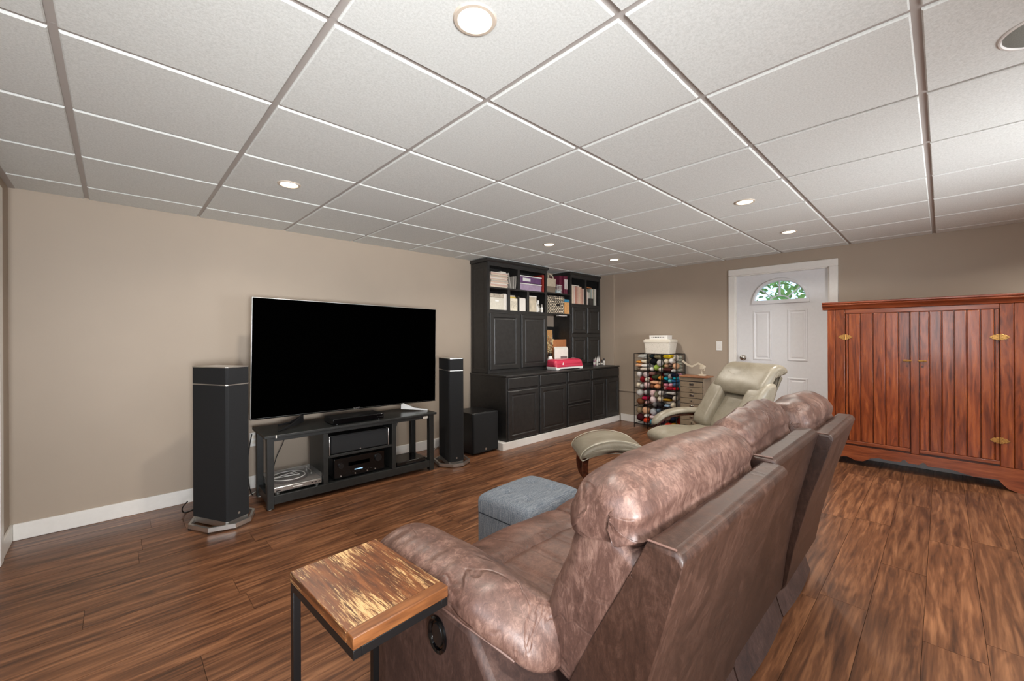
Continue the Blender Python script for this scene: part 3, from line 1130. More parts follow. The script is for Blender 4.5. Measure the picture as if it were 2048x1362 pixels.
obj('body', cbox(0.108, 0.18, 0.165), MAT['paper'], t, bevel=0.003)
obj('flap', B().box(-0.053, 0.053, -0.08, 0.06, 0.166, 0.172), paper_mats[4], t, bevel=0.001)
t = thing('storage_box', 'tall whitish box with a grey swirl print next to the small bottles', 'box', (4.108, 1.95, Z2))
obj('body', cbox(0.150, 0.18, 0.192), plain('swirl_print_card', (196, 184, 162), 0.7, grain=14, vary=0.22), t, bevel=0.002)
obj('lid', cbox(0.155, 0.185, 0.016, 0.1925), MAT['paper'], t, bevel=0.002)


def bottle(x, y, z, r, h, mat, cap, label, group, nozzle=False):
    t = thing('bottle', label, 'bottle', (x, y, z), 0, group)
    hb = h * 0.66
    obj('body', B().lathe([(r * .94, 0), (r, 0.004), (r, hb * .85), (r * .55, hb), (r * .5, hb * 1.04)], 14), mat, t, smooth=True)
    if nozzle:
        obj('cap', B().lathe([(r * .62, hb * 1.04), (r * .6, hb * 1.18), (r * .3, hb * 1.22), (r * .12, h)], 12), cap, t, smooth=True)
    else:
        obj('cap', B().lathe([(r * .66, hb * 1.04), (r * .66, h * .98), (r * .5, h)], 12), cap, t, smooth=True)
    obj('label_band', B().lathe([(r * 1.01, hb * .2), (r * 1.01, hb * .62)], 14, cap=False), MAT['paper'], t, smooth=True)
    return t


shade = plain('grey_bottle', (150, 144, 136), 0.3, grain=40, vary=0.2)
bottle(4.228, 1.90, Z2, 0.022, 0.135, MAT['white_plastic'], MAT['white_plastic'], 'short white bottle at the front of the pigeonhole beside the swirl box', 'small bottles in the pigeonhole', True)
bottle(4.285, 1.93, Z2, 0.026, 0.165, shade, MAT['white_plastic'], 'tallest grey bottle with white cap in the pigeonhole', 'small bottles in the pigeonhole')
bottle(4.318, 1.89, Z2, 0.019, 0.11, MAT['white_plastic'], shade, 'white bottle with grey cap beside the right side board of the tall hutch', 'small bottles in the pigeonhole')

# bridging shelf
t = thing('fabric_basket', 'two-tone taupe fabric basket with a loop handle on the bridging shelf', 'basket', (4.515, 1.975, ZM1))
tan = plain('sand_fabric', (190, 176, 154), 0.9, grain=60, vary=0.12)
dtan = plain('dark_taupe_fabric', (128, 114, 98), 0.9, grain=60, vary=0.12)
def rr(w, d, r=0.03, n=4):
    pts = []
    for cx, cy_, a0 in ((w / 2 - r, d / 2 - r, 0), (-w / 2 + r, d / 2 - r, 90), (-w / 2 + r, -d / 2 + r, 180), (w / 2 - r, -d / 2 + r, 270)):
        for i in range(n + 1):
            a = radians(a0 + 90 * i / n)
            pts.append((cx + r * cos(a), cy_ + r * sin(a)))
    return pts
def lofted(levels, r=0.03, cap1=True):
    b = B()
    b.faces([[(p[0], p[1], z) for p in rr(w, d, r)] for w, d, z in levels], True, cap1)
    return b
obj('lower_band', lofted([(0.19, 0.19, 0), (0.20, 0.20, 0.085)]), dtan, t, smooth=True)
b = lofted([(0.20, 0.20, 0.085), (0.208, 0.206, 0.195), (0.198, 0.196, 0.195), (0.19, 0.19, 0.12)])
obj('upper_band', b, tan, t, smooth=True)
for s in (-1, 1):
    b = B().tube(spline([(-0.05, s * 0.085, 0.18), (-0.045, s * 0.07, 0.235), (0, s * 0.05, 0.262), (0.045, s * 0.07, 0.235), (0.05, s * 0.085, 0.18)], 4, False), 0.01, 8)
    obj('handle', b, tan, t, smooth=True)
t = thing('wire_basket', 'small white wire basket in front of the maroon binders', 'basket', (4.668, 1.915, ZM1))
b = B()
for i in range(6):
    x = -0.05 + 0.02 * i
    b.box(x - .0018, x + .0018, -0.052, -0.0485, 0, 0.115)
    b.box(x - .0018, x + .0018, 0.0485, 0.052, 0, 0.115)
for z in (0.002, 0.05, 0.115):
    b.box(-0.055, 0.055, -0.052, -0.0485, z - .002, z + .002).box(-0.055, 0.055, 0.0485, 0.052, z - .002, z + .002)
    b.box(-0.055, -0.0515, -0.052, 0.052, z - .002, z + .002).box(0.0515, 0.055, -0.052, 0.052, z - .002, z + .002)
obj('wire_frame', b, MAT['white_plastic'], t)
obj('pale_blue_cloth', cbox(0.09, 0.085, 0.04, 0.004).rough(0.01, 30), plain('pale_blue_cloth', (176, 200, 206), 0.8, grain=30), t, bevel=0.008)
for i, (x, w, lb) in enumerate(((4.752, 0.05, 'wide maroon binder behind the white wire basket'), (4.802, 0.038, 'maroon binder with a white spine label, second beside the corner hutch'), (4.844, 0.036, 'slim maroon binder touching the corner hutch'))):
    t = thing('binder', lb, 'binder', (x, 2.02 if i == 0 else 1.985, ZM1), 0, 'maroon binders on the bridging shelf')
    obj('cover', cbox(w, 0.22, 0.262), maroon, t, bevel=0.004)
    if i:
        obj('spine_label', B().box(-w * .3, w * .3, -0.1115, -0.11, 0.07, 0.21), MAT['paper'], t)
t = thing('patterned_box', 'cream box with black scroll pattern and a metal label holder', 'box', (4.578, 1.962, ZM2))
def damask():
    k = N('scroll_pattern_paper', 0.7, 0, lin(206, 194, 172))
    v = k.n('TexVoronoi', feature='F1')
    v.inputs['Scale'].default_value = 26.0
    v.inputs['Randomness'].default_value = 0.12
    k.l(k.coords((1, 1, 0.85)), v.inputs['Vector'])
    mu = k.n('Math', operation='MULTIPLY')
    mu.inputs[1].default_value = 13.0
    k.l(v.outputs['Distance'], mu.inputs[0])
    sn = k.n('Math', operation='SINE')
    k.l(mu.outputs[0], sn.inputs[0])
    k.color(k.ramp(sn.outputs[0], [(0.14, lin(44, 38, 32)), (0.34, lin(214, 202, 180))]))
    return k.m
dm = damask()
obj('body', cbox(0.335, 0.23, 0.135), dm, t, bevel=0.003)
obj('lid', cbox(0.343, 0.238, 0.105, 0.1355), dm, t, bevel=0.003)
obj('label_holder', B().box(0.0, 0.06, -0.122, -0.119, 0.10, 0.135), MAT['dark_metal'], t, bevel=0.001)
t = thing('magazine_file', 'tan magazine file with a blue top beside the patterned box', 'file', (4.805, 1.955, ZM2))
obj('body', cbox(0.105, 0.22, 0.165), MAT['cork'], t, bevel=0.002)
obj('blue_band', cbox(0.107, 0.222, 0.04, 0.1655), plain('blue_card', (44, 122, 158), 0.6, grain=20), t, bevel=0.002)
obj('white_edge', B().box(0.054, 0.0575, -0.112, 0.1, 0, 0.20), MAT['paper'], t)

# books in the corner hutch
bk = {'pale pink': (204, 166, 150), 'cream': (220, 204, 182), 'dusty rose': (184, 132, 118), 'white': (226, 218, 206), 'tan': (178, 146, 118), 'peach': (214, 178, 156),
      'grey-green': (158, 164, 150), 'pale blue': (176, 186, 184), 'light grey': (198, 192, 182)}
bkm = {n: plain('book_' + n.replace(' ', '_').replace('-', '_'), c, 0.6, grain=50, vary=0.08) for n, c in bk.items()}
nums = ['first', 'second', 'third', 'fourth', 'fifth', 'sixth', 'seventh', 'eighth', 'ninth', 'tenth', 'eleventh']
x = 4.93
seq = [('cream', .026, .26), ('pale pink', .024, .26), ('white', .018, .258), ('dusty rose', .026, .255), ('tan', .02, .25), ('pale pink', .03, .262), ('cream', .022, .26), ('peach', .034, .258), ('dusty rose', .022, .235), ('peach', .02, .232), ('white', .02, .236)]
for i, (c, w, h) in enumerate(seq):
    w *= 1.16
    book(x + w / 2, 0.21, h, w - 0.001, bkm[c], '%s book, %s from the side board in the left half of the corner hutch' % (c, nums[i]), 1.955 + random.uniform(0, .012), ZR, 'books in the corner hutch')
    x += w
one('flat_book', 'thin white book lying flat on the upright books in the corner hutch', 'book', cbox(0.19, 0.17, 0.012), bkm['white'], (5.03, 1.95, ZR + 0.263), 0, 'books in the corner hutch')
x = 5.285
seq = [('light grey', .03, .262), ('white', .02, .255), ('pale pink', .016, .25), ('white', .026, .205), ('light grey', .03, .2), ('grey-green', .034, .25), ('pale blue', .03, .26), ('cream', .02, .255), ('grey-green', .022, .262), ('white', .05, .26)]
for i, (c, w, h) in enumerate(seq):
    w *= 1.13
    book(x + w / 2, 0.2, h, w - 0.001, bkm[c], '%s book, %s from the partition in the right half of the corner hutch' % (c, nums[i]), 1.985 + random.uniform(0, .01), ZR, 'books in the corner hutch')
    x += w
one('orange_book', 'orange tan book lying across the upright books in the corner hutch', 'book', cbox(0.17, 0.15, 0.016), plain('orange_book', (176, 112, 66), 0.6, grain=30), (5.43, 1.98, ZR + 0.264), 0.2, 'books in the corner hutch')
one('small_dark_box', 'small dark patterned box standing before the books in the corner hutch', 'box', cbox(0.085, 0.03, 0.10), plain('dark_speckled_card', (66, 62, 58), 0.6, grain=90, vary=0.6), (5.42, 1.866, ZR))

# ---------------------------------------------------------------- things on the worktop
pink = plain('raspberry_pink_plastic', (190, 52, 78), 0.28, grain=6, vary=0.04, coat=0.2)
t = thing('cutting_machine', 'raspberry pink craft cutting machine with a white base on the worktop', 'cutting machine', (4.53, 1.665, ZT), -0.06)
prof = spline([(-0.085, 0.03), (-0.092, 0.075), (-0.07, 0.122), (0.0, 0.14), (0.07, 0.132), (0.085, 0.08), (0.08, 0.03)], 4, True)
obj('shell', B().pillow(prof, -0.275, 0.275, 0.035, m=4, n=6), pink, t, smooth=True)
b = B()
b.prism([(-0.272, 0.042), (-0.265, 0.012), (-0.255, 0.0), (-0.21, 0.0), (-0.19, 0.012), (0.19, 0.012), (0.21, 0.0), (0.255, 0.0), (0.265, 0.012), (0.272, 0.042)], -0.095, 0.08, 'y')
obj('base', b, MAT['white_plastic'], t, bevel=0.006)
obj('front_flap', B().box(-0.24, 0.24, -0.0945, -0.088, 0.05, 0.09), pink, t, bevel=0.003)
obj('top_handle', B().box(0.14, 0.19, -0.03, 0.01, 0.139, 0.147), plain('pale_pink_plastic', (226, 150, 160), 0.3), t, bevel=0.004)
obj('logo', B().prism([(-0.148, 0.07), (-0.14, 0.09), (-0.135, 0.105), (-0.128, 0.085), (-0.132, 0.065)], -0.0965, -0.0945, 'y'), MAT['white_plastic'], t)
one('sketch_board', 'brown corrugated card board standing behind the pink machine', 'board', B().box(-0.165, 0.165, -0.006, 0.006, 0, 0.40), MAT['kraft'], (4.755, 1.93, ZT + 0.001), 0, bevel=0.001)
for i in range(5):
    o = one('card_sheet', ['front white card sheet with a printed label', 'second white card sheet behind the label sheet', 'third white card sheet', 'fourth white card sheet', 'rearmost white card sheet leaning on the brown board'][i] + (' behind the pink machine' if i != 4 else ''), 'sheet',
            B().box(-0.145, 0.145, -0.002, 0.002, 0, 0.27 + 0.006 * i), MAT['paper'], (4.625 + i * 0.022, 1.80 + i * 0.022, ZT + 0.001), 0, 'card sheets behind the pink machine', bevel=0.0008)
    if i == 0:
        obj('printed_label', B().box(-0.02, 0.12, -0.0028, -0.002, 0.10, 0.165), plain('grey_print', (126, 110, 110), 0.7, grain=120, vary=0.5), o)
t = thing('small_white_bottle', 'rounded white squeeze bottle in front of the white card sheets', 'bottle', (4.415, 1.825, ZT))
obj('body', B().lathe([(0.034, 0), (0.04, 0.02), (0.04, 0.13), (0.028, 0.165), (0.014, 0.175)], 16), MAT['white_plastic'], t, smooth=True)
obj('cap', B().lathe([(0.017, 0.174), (0.017, 0.2), (0.008, 0.215)], 12), MAT['black_plastic'], t, smooth=True)
t = thing('picture_frame', 'black framed cork picture leaning behind the hutch gap', 'picture', (4.66, 2.118, ZT))
b = B()
b.box(-0.18, 0.18, -0.012, 0.012, 0.54, 0.585).box(-0.18, 0.18, -0.012, 0.012, 0, 0.04).box(-0.18, -0.14, -0.012, 0.012, 0.04, 0.54).box(0.14, 0.18, -0.012, 0.012, 0.04, 0.54)
obj('frame', b, MAT['black_plastic'], t, bevel=0.003)
obj('cork_field', B().box(-0.14, 0.14, -0.004, 0.008, 0.04, 0.54), MAT['cork'], t)
# dried flowers in a wicker pot
t = thing('dried_flowers', 'spray of dried cream flowers in a brown wicker pot beside the hutch', 'flowers', (4.535, 1.945, ZT))
obj('pot', B().lathe([(0.038, 0), (0.05, 0.09), (0.053, 0.1), (0.045, 0.1), (0.042, 0.02)], 16), plain('wicker_brown', (92, 60, 40), 0.8, grain=120, vary=0.4), t, smooth=True)
random.seed(21)
bs, bf = B(), B()
for i in range(26):
    a, l = random.uniform(0, 6.28), random.uniform(0.2, 0.42)
    sp = random.uniform(0.01, 0.055)
    p1 = Vector((sp * cos(a), sp * sin(a), 0.06 + l))
    bs.tube([(0.01 * cos(a), 0.01 * sin(a), 0.06), (p1.x * .5, p1.y * .5, 0.06 + l * .55), p1], 0.0016, 4)
    for q in range(3):
        f = p1 + Vector((random.uniform(-.01, .01), random.uniform(-.01, .01), random.uniform(-0.13, 0.0)))
        bf.ball(f, random.uniform(0.006, 0.011), 6, 4)
tag(obj('stems', bs, MAT['dark_wood'], t), 'dark thin stems', kind='stuff')
tag(obj('blossoms', bf, plain('dried_cream', (216, 190, 140), 0.8), t), 'cream dried blossoms', kind='stuff')
# paint bottles near the corner
pm = {'white': MAT['white_plastic'], 'mauve': plain('mauve_paint', (140, 106, 130), 0.35), 'pink': plain('pink_paint', (196, 150, 160), 0.35), 'dark grey': plain('dark_paint', (60, 54, 54), 0.35), 'tan': plain('tan_paint', (176, 140, 116), 0.35)}
spec = [(5.405, 1.80, 'mauve', 'white', .11, 1, 'mauve bottle with a pointed white nozzle, outermost of the craft bottles'), (5.435, 1.765, 'white', 'white', .13, 1, 'tall white bottle with pointed nozzle, front of the craft bottles'),
        (5.465, 1.815, 'pink', 'white', .125, 1, 'pink bottle with a tall white nozzle in the craft bottles'), (5.475, 1.755, 'dark grey', 'white', .08, 0, 'short dark bottle with round white cap at the front of the craft bottles'),
        (5.515, 1.79, 'white', 'white', .145, 1, 'tallest white nozzle bottle among the craft bottles'), (5.53, 1.745, 'dark grey', 'dark grey', .085, 0, 'short dark bottle with dark cap among the craft bottles'),
        (5.558, 1.775, 'tan', 'tan', .095, 0, 'tan bottle with tan cap among the craft bottles'), (5.59, 1.745, 'white', 'dark grey', .10, 0, 'white bottle with black cap nearest the worktop corner')]
for x, y, c1, c2, h, nz, lb in spec:
    bottle(x, y, ZT, 0.0145, h, pm[c1], pm[c2], lb, 'craft bottles on the worktop end', bool(nz))
one('bottle_tray', 'small clear tray lying in front of the craft bottles', 'tray', cbox(0.1, 0.05, 0.006), MAT['acrylic'], (5.46, 1.70, ZT), 0.2, bevel=0.002)
# ================================================================== television group
SR = radians(-1.8)
st = thing('television_stand', 'long low black open television stand with a middle shelf', 'television stand', (1.632, 1.513, 0), SR)
SB = MAT['stand_black']
W2, SD, SH = 0.70, 0.40, 0.552
obj('top', B().box(-W2 - 0.02, W2 + 0.02, -0.02, SD + 0.02, SH - 0.02, SH), SB, st, bevel=0.003)
for x0, x1 in ((-W2, -W2 + 0.046), (W2 - 0.046, W2)):
    for y0, y1 in ((0, 0.05), (SD - 0.05, SD)):
        lg = obj('leg', B().box(x0, x1, y0, y1, 0.006, SH - 0.0205), SB, st, bevel=0.002)
        obj('foot_glide', B().cyl(((x0 + x1) / 2, (y0 + y1) / 2, 0), ((x0 + x1) / 2, (y0 + y1) / 2, 0.006), 0.014, 12), MAT['offwhite'], lg)
obj('apron', B().box(-W2 + 0.046, W2 - 0.046, 0.006, 0.026, SH - 0.05, SH - 0.0205), SB, st, bevel=0.0015)
obj('apron', B().box(-W2 + 0.046, W2 - 0.046, SD - 0.026, SD - 0.006, SH - 0.05, SH - 0.0205), SB, st, bevel=0.0015)
obj('bottom_rail', B().box(-W2 + 0.046, W2 - 0.046, 0.004, 0.024, 0.036, 0.098), SB, st, bevel=0.0015)
obj('bottom_rail', B().box(-W2 + 0.046, W2 - 0.046, SD - 0.024, SD - 0.004, 0.036, 0.098), SB, st, bevel=0.0015)
for s in (-1, 1):
    x0, x1 = sorted((s * (W2 - 0.008), s * (W2 - 0.028)))
    obj('side_rail', B().box(x0, x1, 0.05, SD - 0.05, 0.036, 0.098), SB, st, bevel=0.0015)
    obj('side_rail', B().box(x0, x1, 0.05, SD - 0.05, SH - 0.05, SH - 0.0205), SB, st, bevel=0.0015)
obj('bottom_shelf', B().box(-W2 + 0.03, W2 - 0.03, 0.025, SD - 0.025, 0.074, 0.09), SB, st)
for x in (-0.287, 0.297):
    obj('divider_panel', B().box(x - 0.018, x + 0.018, 0.004, SD - 0.03, 0.0985, SH - 0.0505), SB, st, bevel=0.0015)
obj('middle_shelf', B().box(-0.268, 0.278, 0.010, SD - 0.03, 0.298, 0.318), SB, st, bevel=0.0015)
obj('sticker', B().box(-W2 + 0.052, -W2 + 0.060, -0.0212, -0.0202, SH - 0.022, SH + 0.0), MAT['paper'], st)
obj('sticker', B().box(W2 - 0.115, W2 - 0.065, 0.003, 0.0055, SH - 0.05, SH - 0.028), MAT['offwhite'], st)


def on_stand(x, y, z):
    c, s = cos(SR), sin(SR)
    return (1.632 + x * c - y * s, 1.513 + x * s + y * c, z)


# the television
tv = thing('television', 'large flat television with a dark screen and splayed feet on the stand', 'television', on_stand(0.045, 0.235, SH + 0.0006), radians(-0.6))
tw, thh, tz = 0.818, 0.938, 0.078
TM = Matrix.Rotation(radians(0.9), 4, 'Y')
b = B().box(-tw, tw, -0.012, 0.012, tz, tz + thh, M=TM)
obj('frame', b, MAT['silver'], tv, bevel=0.003)
obj('screen', B().box(-tw + 0.006, tw - 0.006, -0.0135, -0.0122, tz + 0.010, tz + thh - 0.006, M=TM), MAT['screen'], tv)
obj('bottom_bezel', B().box(-tw + 0.001, tw - 0.001, -0.0142, -0.0122, tz + 0.0005, tz + 0.009, M=TM), MAT['gloss_black'], tv)
obj('rear_housing', B().box(-0.6, 0.6, 0.012, 0.05, tz + 0.06, tz + 0.62, M=TM), MAT['black_plastic'], tv, bevel=0.015)
text('logo', 'SONY', 0.021, MAT['silver'], tv, (0.0, -0.0148, tz + 0.0045 + 0.006), (radians(90), 0, 0))
for s in (-1, 1):
    b = B()
    x = s * 0.44
    sec = lambda h: [(-.005, -.004), (.005, -.004), (.005, h), (-.005, h)]
    for tip in ((s * 0.655, -0.135), (s * 0.60, 0.105)):
        a0, a1 = Vector((x, 0.0, 0)), Vector((tip[0], tip[1], 0))
        d = (a1 - a0).normalized()
        nrm = Vector((-d.y, d.x, 0)) * 0.006
        rings = []
        for p, lo, hi in ((a0, tz - 0.055, tz + 0.012), (a0.lerp(a1, 0.5), 0.012, 0.034), (a1, 0.0005, 0.013)):
            rings.append([(p + nrm) + Vector((0, 0, lo)), (p - nrm) + Vector((0, 0, lo)), (p - nrm) + Vector((0, 0, hi)), (p + nrm) + Vector((0, 0, hi))])
        b.faces(rings)
    obj('foot', b, MAT['silver'] if s > 0 else MAT['black_plastic'], tv, bevel=0.0015)

# disc player
bd = thing('disc_player', 'slim black disc player on the stand below the television', 'disc player', on_stand(-0.01, 0.12, SH + 0.0006), SR)
obj('case', B().box(-0.215, 0.215, -0.095, 0.12, 0.006, 0.05), MAT['black_plastic'], bd, bevel=0.003)
obj('front_panel', B().box(-0.2155, 0.2155, -0.1, -0.0955, 0.007, 0.049), MAT['gloss_black'], bd, bevel=0.002)
for i in range(4):
    obj('button', B().box(0.155 + i * 0.014, 0.164 + i * 0.014, -0.1025, -0.1, 0.022, 0.028), MAT['dark_metal'], bd)
for x in (-0.18, 0.18):
    for y in (-0.08, 0.1):
        obj('foot', B().cyl((x, y, 0), (x, y, 0.006), 0.01, 8), MAT['black_plastic'], bd)

# centre loudspeaker on the middle shelf
cs = thing('centre_speaker', 'black cloth-fronted centre speaker with silver end caps on the middle shelf', 'speaker', on_stand(-0.005, 0.018, 0.319), SR)
obj('cabinet', B().box(-0.245, 0.25, 0.02, 0.26, 0.002, 0.148), MAT['black_plastic'], cs, bevel=0.004)
obj('grille', B().box(-0.238, 0.243, -0.004, 0.0195, 0.004, 0.146), MAT['grille'], cs, bevel=0.008)
for x in (-0.256, 0.246):
    b = B().box(x, x + 0.009, -0.008, 0.262, 0.0, 0.150)
    obj('end_cap', b, MAT['silver'], cs, bevel=0.004)
obj('badge', B().cyl((0.0, -0.006, 0.014), (0.0, -0.004, 0.014), 0.005, 10), MAT['silver'], cs)

# receiver
rv = thing('receiver', 'black audio receiver with two round knobs on the bottom shelf', 'receiver', on_stand(0.01, 0.06, 0.0906), SR)
obj('case', B().box(-0.212, 0.212, 0.006, 0.30, 0.014, 0.175), MAT['black_plastic'], rv, bevel=0.003)
obj('front_panel', B().box(-0.217, 0.217, -0.006, 0.0055, 0.012, 0.177), MAT['gloss_black'], rv, bevel=0.003)
for x, z, r in ((-0.165, 0.115, 0.02), (0.155, 0.125, 0.03)):
    kb = obj('knob', B().cyl((x, -0.006, z), (x, -0.024, z), r, 24), MAT['black_plastic'], rv, smooth=True)
    obj('knob_ring', B().tube([(x + r * cos(2 * pi * i / 24), -0.0075, z + r * sin(2 * pi * i / 24)) for i in range(24)], 0.0015, 6, True), MAT['dark_metal'], kb, smooth=True)
disp = N('lit_blue_display', 0.3)
disp.b.inputs['Base Color'].default_value = (0.02, 0.03, 0.05, 1)
disp.b.inputs['Emission Color'].default_value = (0.45, 0.75, 1.0, 1)
disp.b.inputs['Emission Strength'].default_value = 0.9
obj('display', B().box(-0.10, 0.08, -0.0075, -0.0062, 0.10, 0.13), MAT['screen'], rv)
dg = obj('display_digits', B().box(-0.05, 0.02, -0.0078, -0.0062, 0.058, 0.066), disp.m, rv)
for i in range(9):
    obj('button', B().box(-0.12 + i * 0.026, -0.108 + i * 0.026, -0.0085, -0.006, 0.044, 0.048), MAT['dark_metal'], rv)
for x in (-0.165, -0.045, 0.06, 0.13):
    obj('jack', B().cyl((x, -0.006, 0.03), (x, -0.011, 0.03), 0.006, 10), MAT['silver'], rv)
for x in (-0.17, 0.17):
    for y in (0.04, 0.27):
        obj('foot', B().cyl((x, y, 0), (x, y, 0.014), 0.02, 12), MAT['black_plastic'], rv)

# turntable
tt = thing('turntable', 'silver turntable under a clear dust cover in the left bay of the stand', 'turntable', on_stand(-0.479, 0.055, 0.0906), SR)
obj('plinth', B().box(-0.172, 0.172, -0.02, 0.315, 0.018, 0.058), MAT['silver'], tt, bevel=0.006)
obj('deck', B().box(-0.168, 0.168, -0.014, 0.31, 0.0585, 0.061), plain('grey_deck', (128, 126, 122), 0.4, 0.5), tt)
obj('platter', B().lathe([(0.135, 0.061), (0.138, 0.064), (0.138, 0.074), (0.132, 0.076)], 40, Matrix.Translation((-0.03, 0.15, 0))), MAT['dark_metal'], tt, smooth=True)
mt = obj('mat', B().lathe([(0.128, 0.0762), (0.128, 0.078)], 40, Matrix.Translation((-0.03, 0.15, 0))), plain('grey_felt', (92, 90, 88), 0.9), tt)
b = B().tube([(-0.03 + 0.118 * cos(2 * pi * i / 40), 0.15 + 0.118 * sin(2 * pi * i / 40), 0.0785) for i in range(40)], 0.004, 6, True)
for p0, p1 in (((-0.118, 0.0), (0.06, 0.075)), ((-0.118, 0.0), (0.075, -0.02)), ((0.06, 0.075), (0.075, -0.02)), ((-0.03, 0.035), (0.02, -0.012)), ((0.02, 0.058), (0.05, -0.016))):
    b.cyl((-0.03 + p0[0], 0.15 + p0[1], 0.0785), (-0.03 + p1[0], 0.15 + p1[1], 0.0785), 0.004, 6)
obj('mat_mark', b, MAT['white_plastic'], mt)
b = B().tube([(0.135, 0.27, 0.085), (0.135, 0.14, 0.087), (0.118, 0.075, 0.084)], 0.004, 8)
b.cyl((0.135, 0.27, 0.0612), (0.135, 0.27, 0.092), 0.016, 16)
obj('tonearm', b, MAT['silver'], tt, smooth=True)
cv = B()
w, y0, y1, z0, z1, th = 0.171, -0.017, 0.313, 0.0588, 0.098, 0.002
cv.box(-w, w, y0, y1, z1 - th, z1).box(-w, w, y0, y0 + th, z0, z1 - th).box(-w, w, y1 - th, y1, z0, z1 - th).box(-w, -w + th, y0 + th, y1 - th, z0, z1 - th).box(w - th, w, y0 + th, y1 - th, z0, z1 - th)
obj('dust_cover', cv, MAT['acrylic'], tt)
for i in range(3):
    obj('button', B().box(0.09 + i * 0.026, 0.106 + i * 0.026, -0.0225, -0.02, 0.036, 0.042), MAT['dark_metal'], tt)
obj('badge', B().box(-0.04, 0.03, -0.0212, -0.02, 0.036, 0.042), MAT['white_plastic'], tt)
obj('badge', B().box(-0.155, -0.125, -0.0212, -0.02, 0.028, 0.036), MAT['dark_metal'], tt)
for x in (-0.14, 0.14):
    for y in (0.01, 0.28):
        obj('foot', B().cyl((x, y, 0), (x, y, 0.018), 0.016, 12), MAT['silver'], tt)

# set-top box in the right bay
bx = thing('set_top_box', 'flat black set-top box in the right bay of the stand', 'set-top box', on_stand(0.475, 0.09, 0.0906), SR)
obj('case', B().box(-0.14, 0.15, -0.06, 0.17, 0.004, 0.042), MAT['gloss_black'], bx, bevel=0.004)
obj('front_strip', B().box(-0.05, 0.05, -0.0625, -0.06, 0.016, 0.022), MAT['dark_metal'], bx)
for x in (-0.11, 0.12):
    for y in (-0.04, 0.15):
        obj('foot', B().cyl((x, y, 0), (x, y, 0.004), 0.01, 8), MAT['black_plastic'], bx)

# cables
def cable(name, label, pts, r, mat):
    o = obj(name, B().tube(spline(pts, 6, False), r, 6), mat, None, smooth=True)
    return tag(o, label, 'cable')


cable('power_cable', 'black power cable hanging down behind the left bay of the stand', [(1.19, 2.06, 0.50), (1.19, 2.08, 0.38), (1.13, 2.08, 0.24), (1.10, 2.06, 0.12), (1.12, 2.05, 0.006)], 0.003, MAT['cable_black'])
cable('power_cable', 'black cable running down beside the front left leg of the stand', [(0.925, 1.955, 0.50), (0.90, 1.95, 0.36), (0.893, 1.945, 0.20), (0.91, 1.95, 0.05), (0.93, 1.955, 0.004)], 0.004, MAT['cable_black'])
cable('speaker_cable', 'black cable curling behind the right bay of the stand', [(2.28, 2.06, 0.46), (2.25, 2.08, 0.33), (2.17, 2.07, 0.20), (2.06, 2.06, 0.15), (1.98, 2.05, 0.13)], 0.0045, MAT['cable_black'])
cable('speaker_cable', 'thin black cable looping behind the right bay of the stand', [(2.0, 2.08, 0.30), (2.08, 2.09, 0.26), (2.15, 2.08, 0.16), (2.12, 2.05, 0.05), (2.04, 2.04, 0.003)], 0.003, MAT['cable_black'])
cable('speaker_cable', 'white cable looping over the floor to the right tower speaker', [(2.30, 2.02, 0.004), (2.42, 1.86, 0.004), (2.50, 1.86, 0.03), (2.58, 1.80, 0.12), (2.60, 1.74, 0.16)], 0.004, MAT['cable_white'])
cable('speaker_cable', 'white cable on the floor behind the left tower speaker', [(0.66, 1.80, 0.05), (0.72, 1.82, 0.004), (0.82, 1.86, 0.004), (0.95, 2.02, 0.004), (1.1, 2.08, 0.004)], 0.004, MAT['cable_white'])
cable('speaker_cable', 'black cable at the wall side of the left tower speaker', [(0.50, 1.80, 0.12), (0.475, 1.86, 0.06), (0.50, 1.92, 0.005), (0.60, 1.98, 0.005), (0.8, 2.04, 0.005)], 0.004, MAT['cable_black'])
pb = thing('power_strip', 'black power strip standing behind the turntable in the stand', 'power strip', (0.99, 1.975, 0.09 - 0.09))
obj('case', B().box(-0.03, 0.03, -0.03, 0.03, 0, 0.13), MAT['black_plastic'], pb, bevel=0.004)
obj('socket_face', B().box(-0.02, 0.02, -0.033, -0.03, 0.05, 0.12), MAT['offwhite'], pb, bevel=0.002)


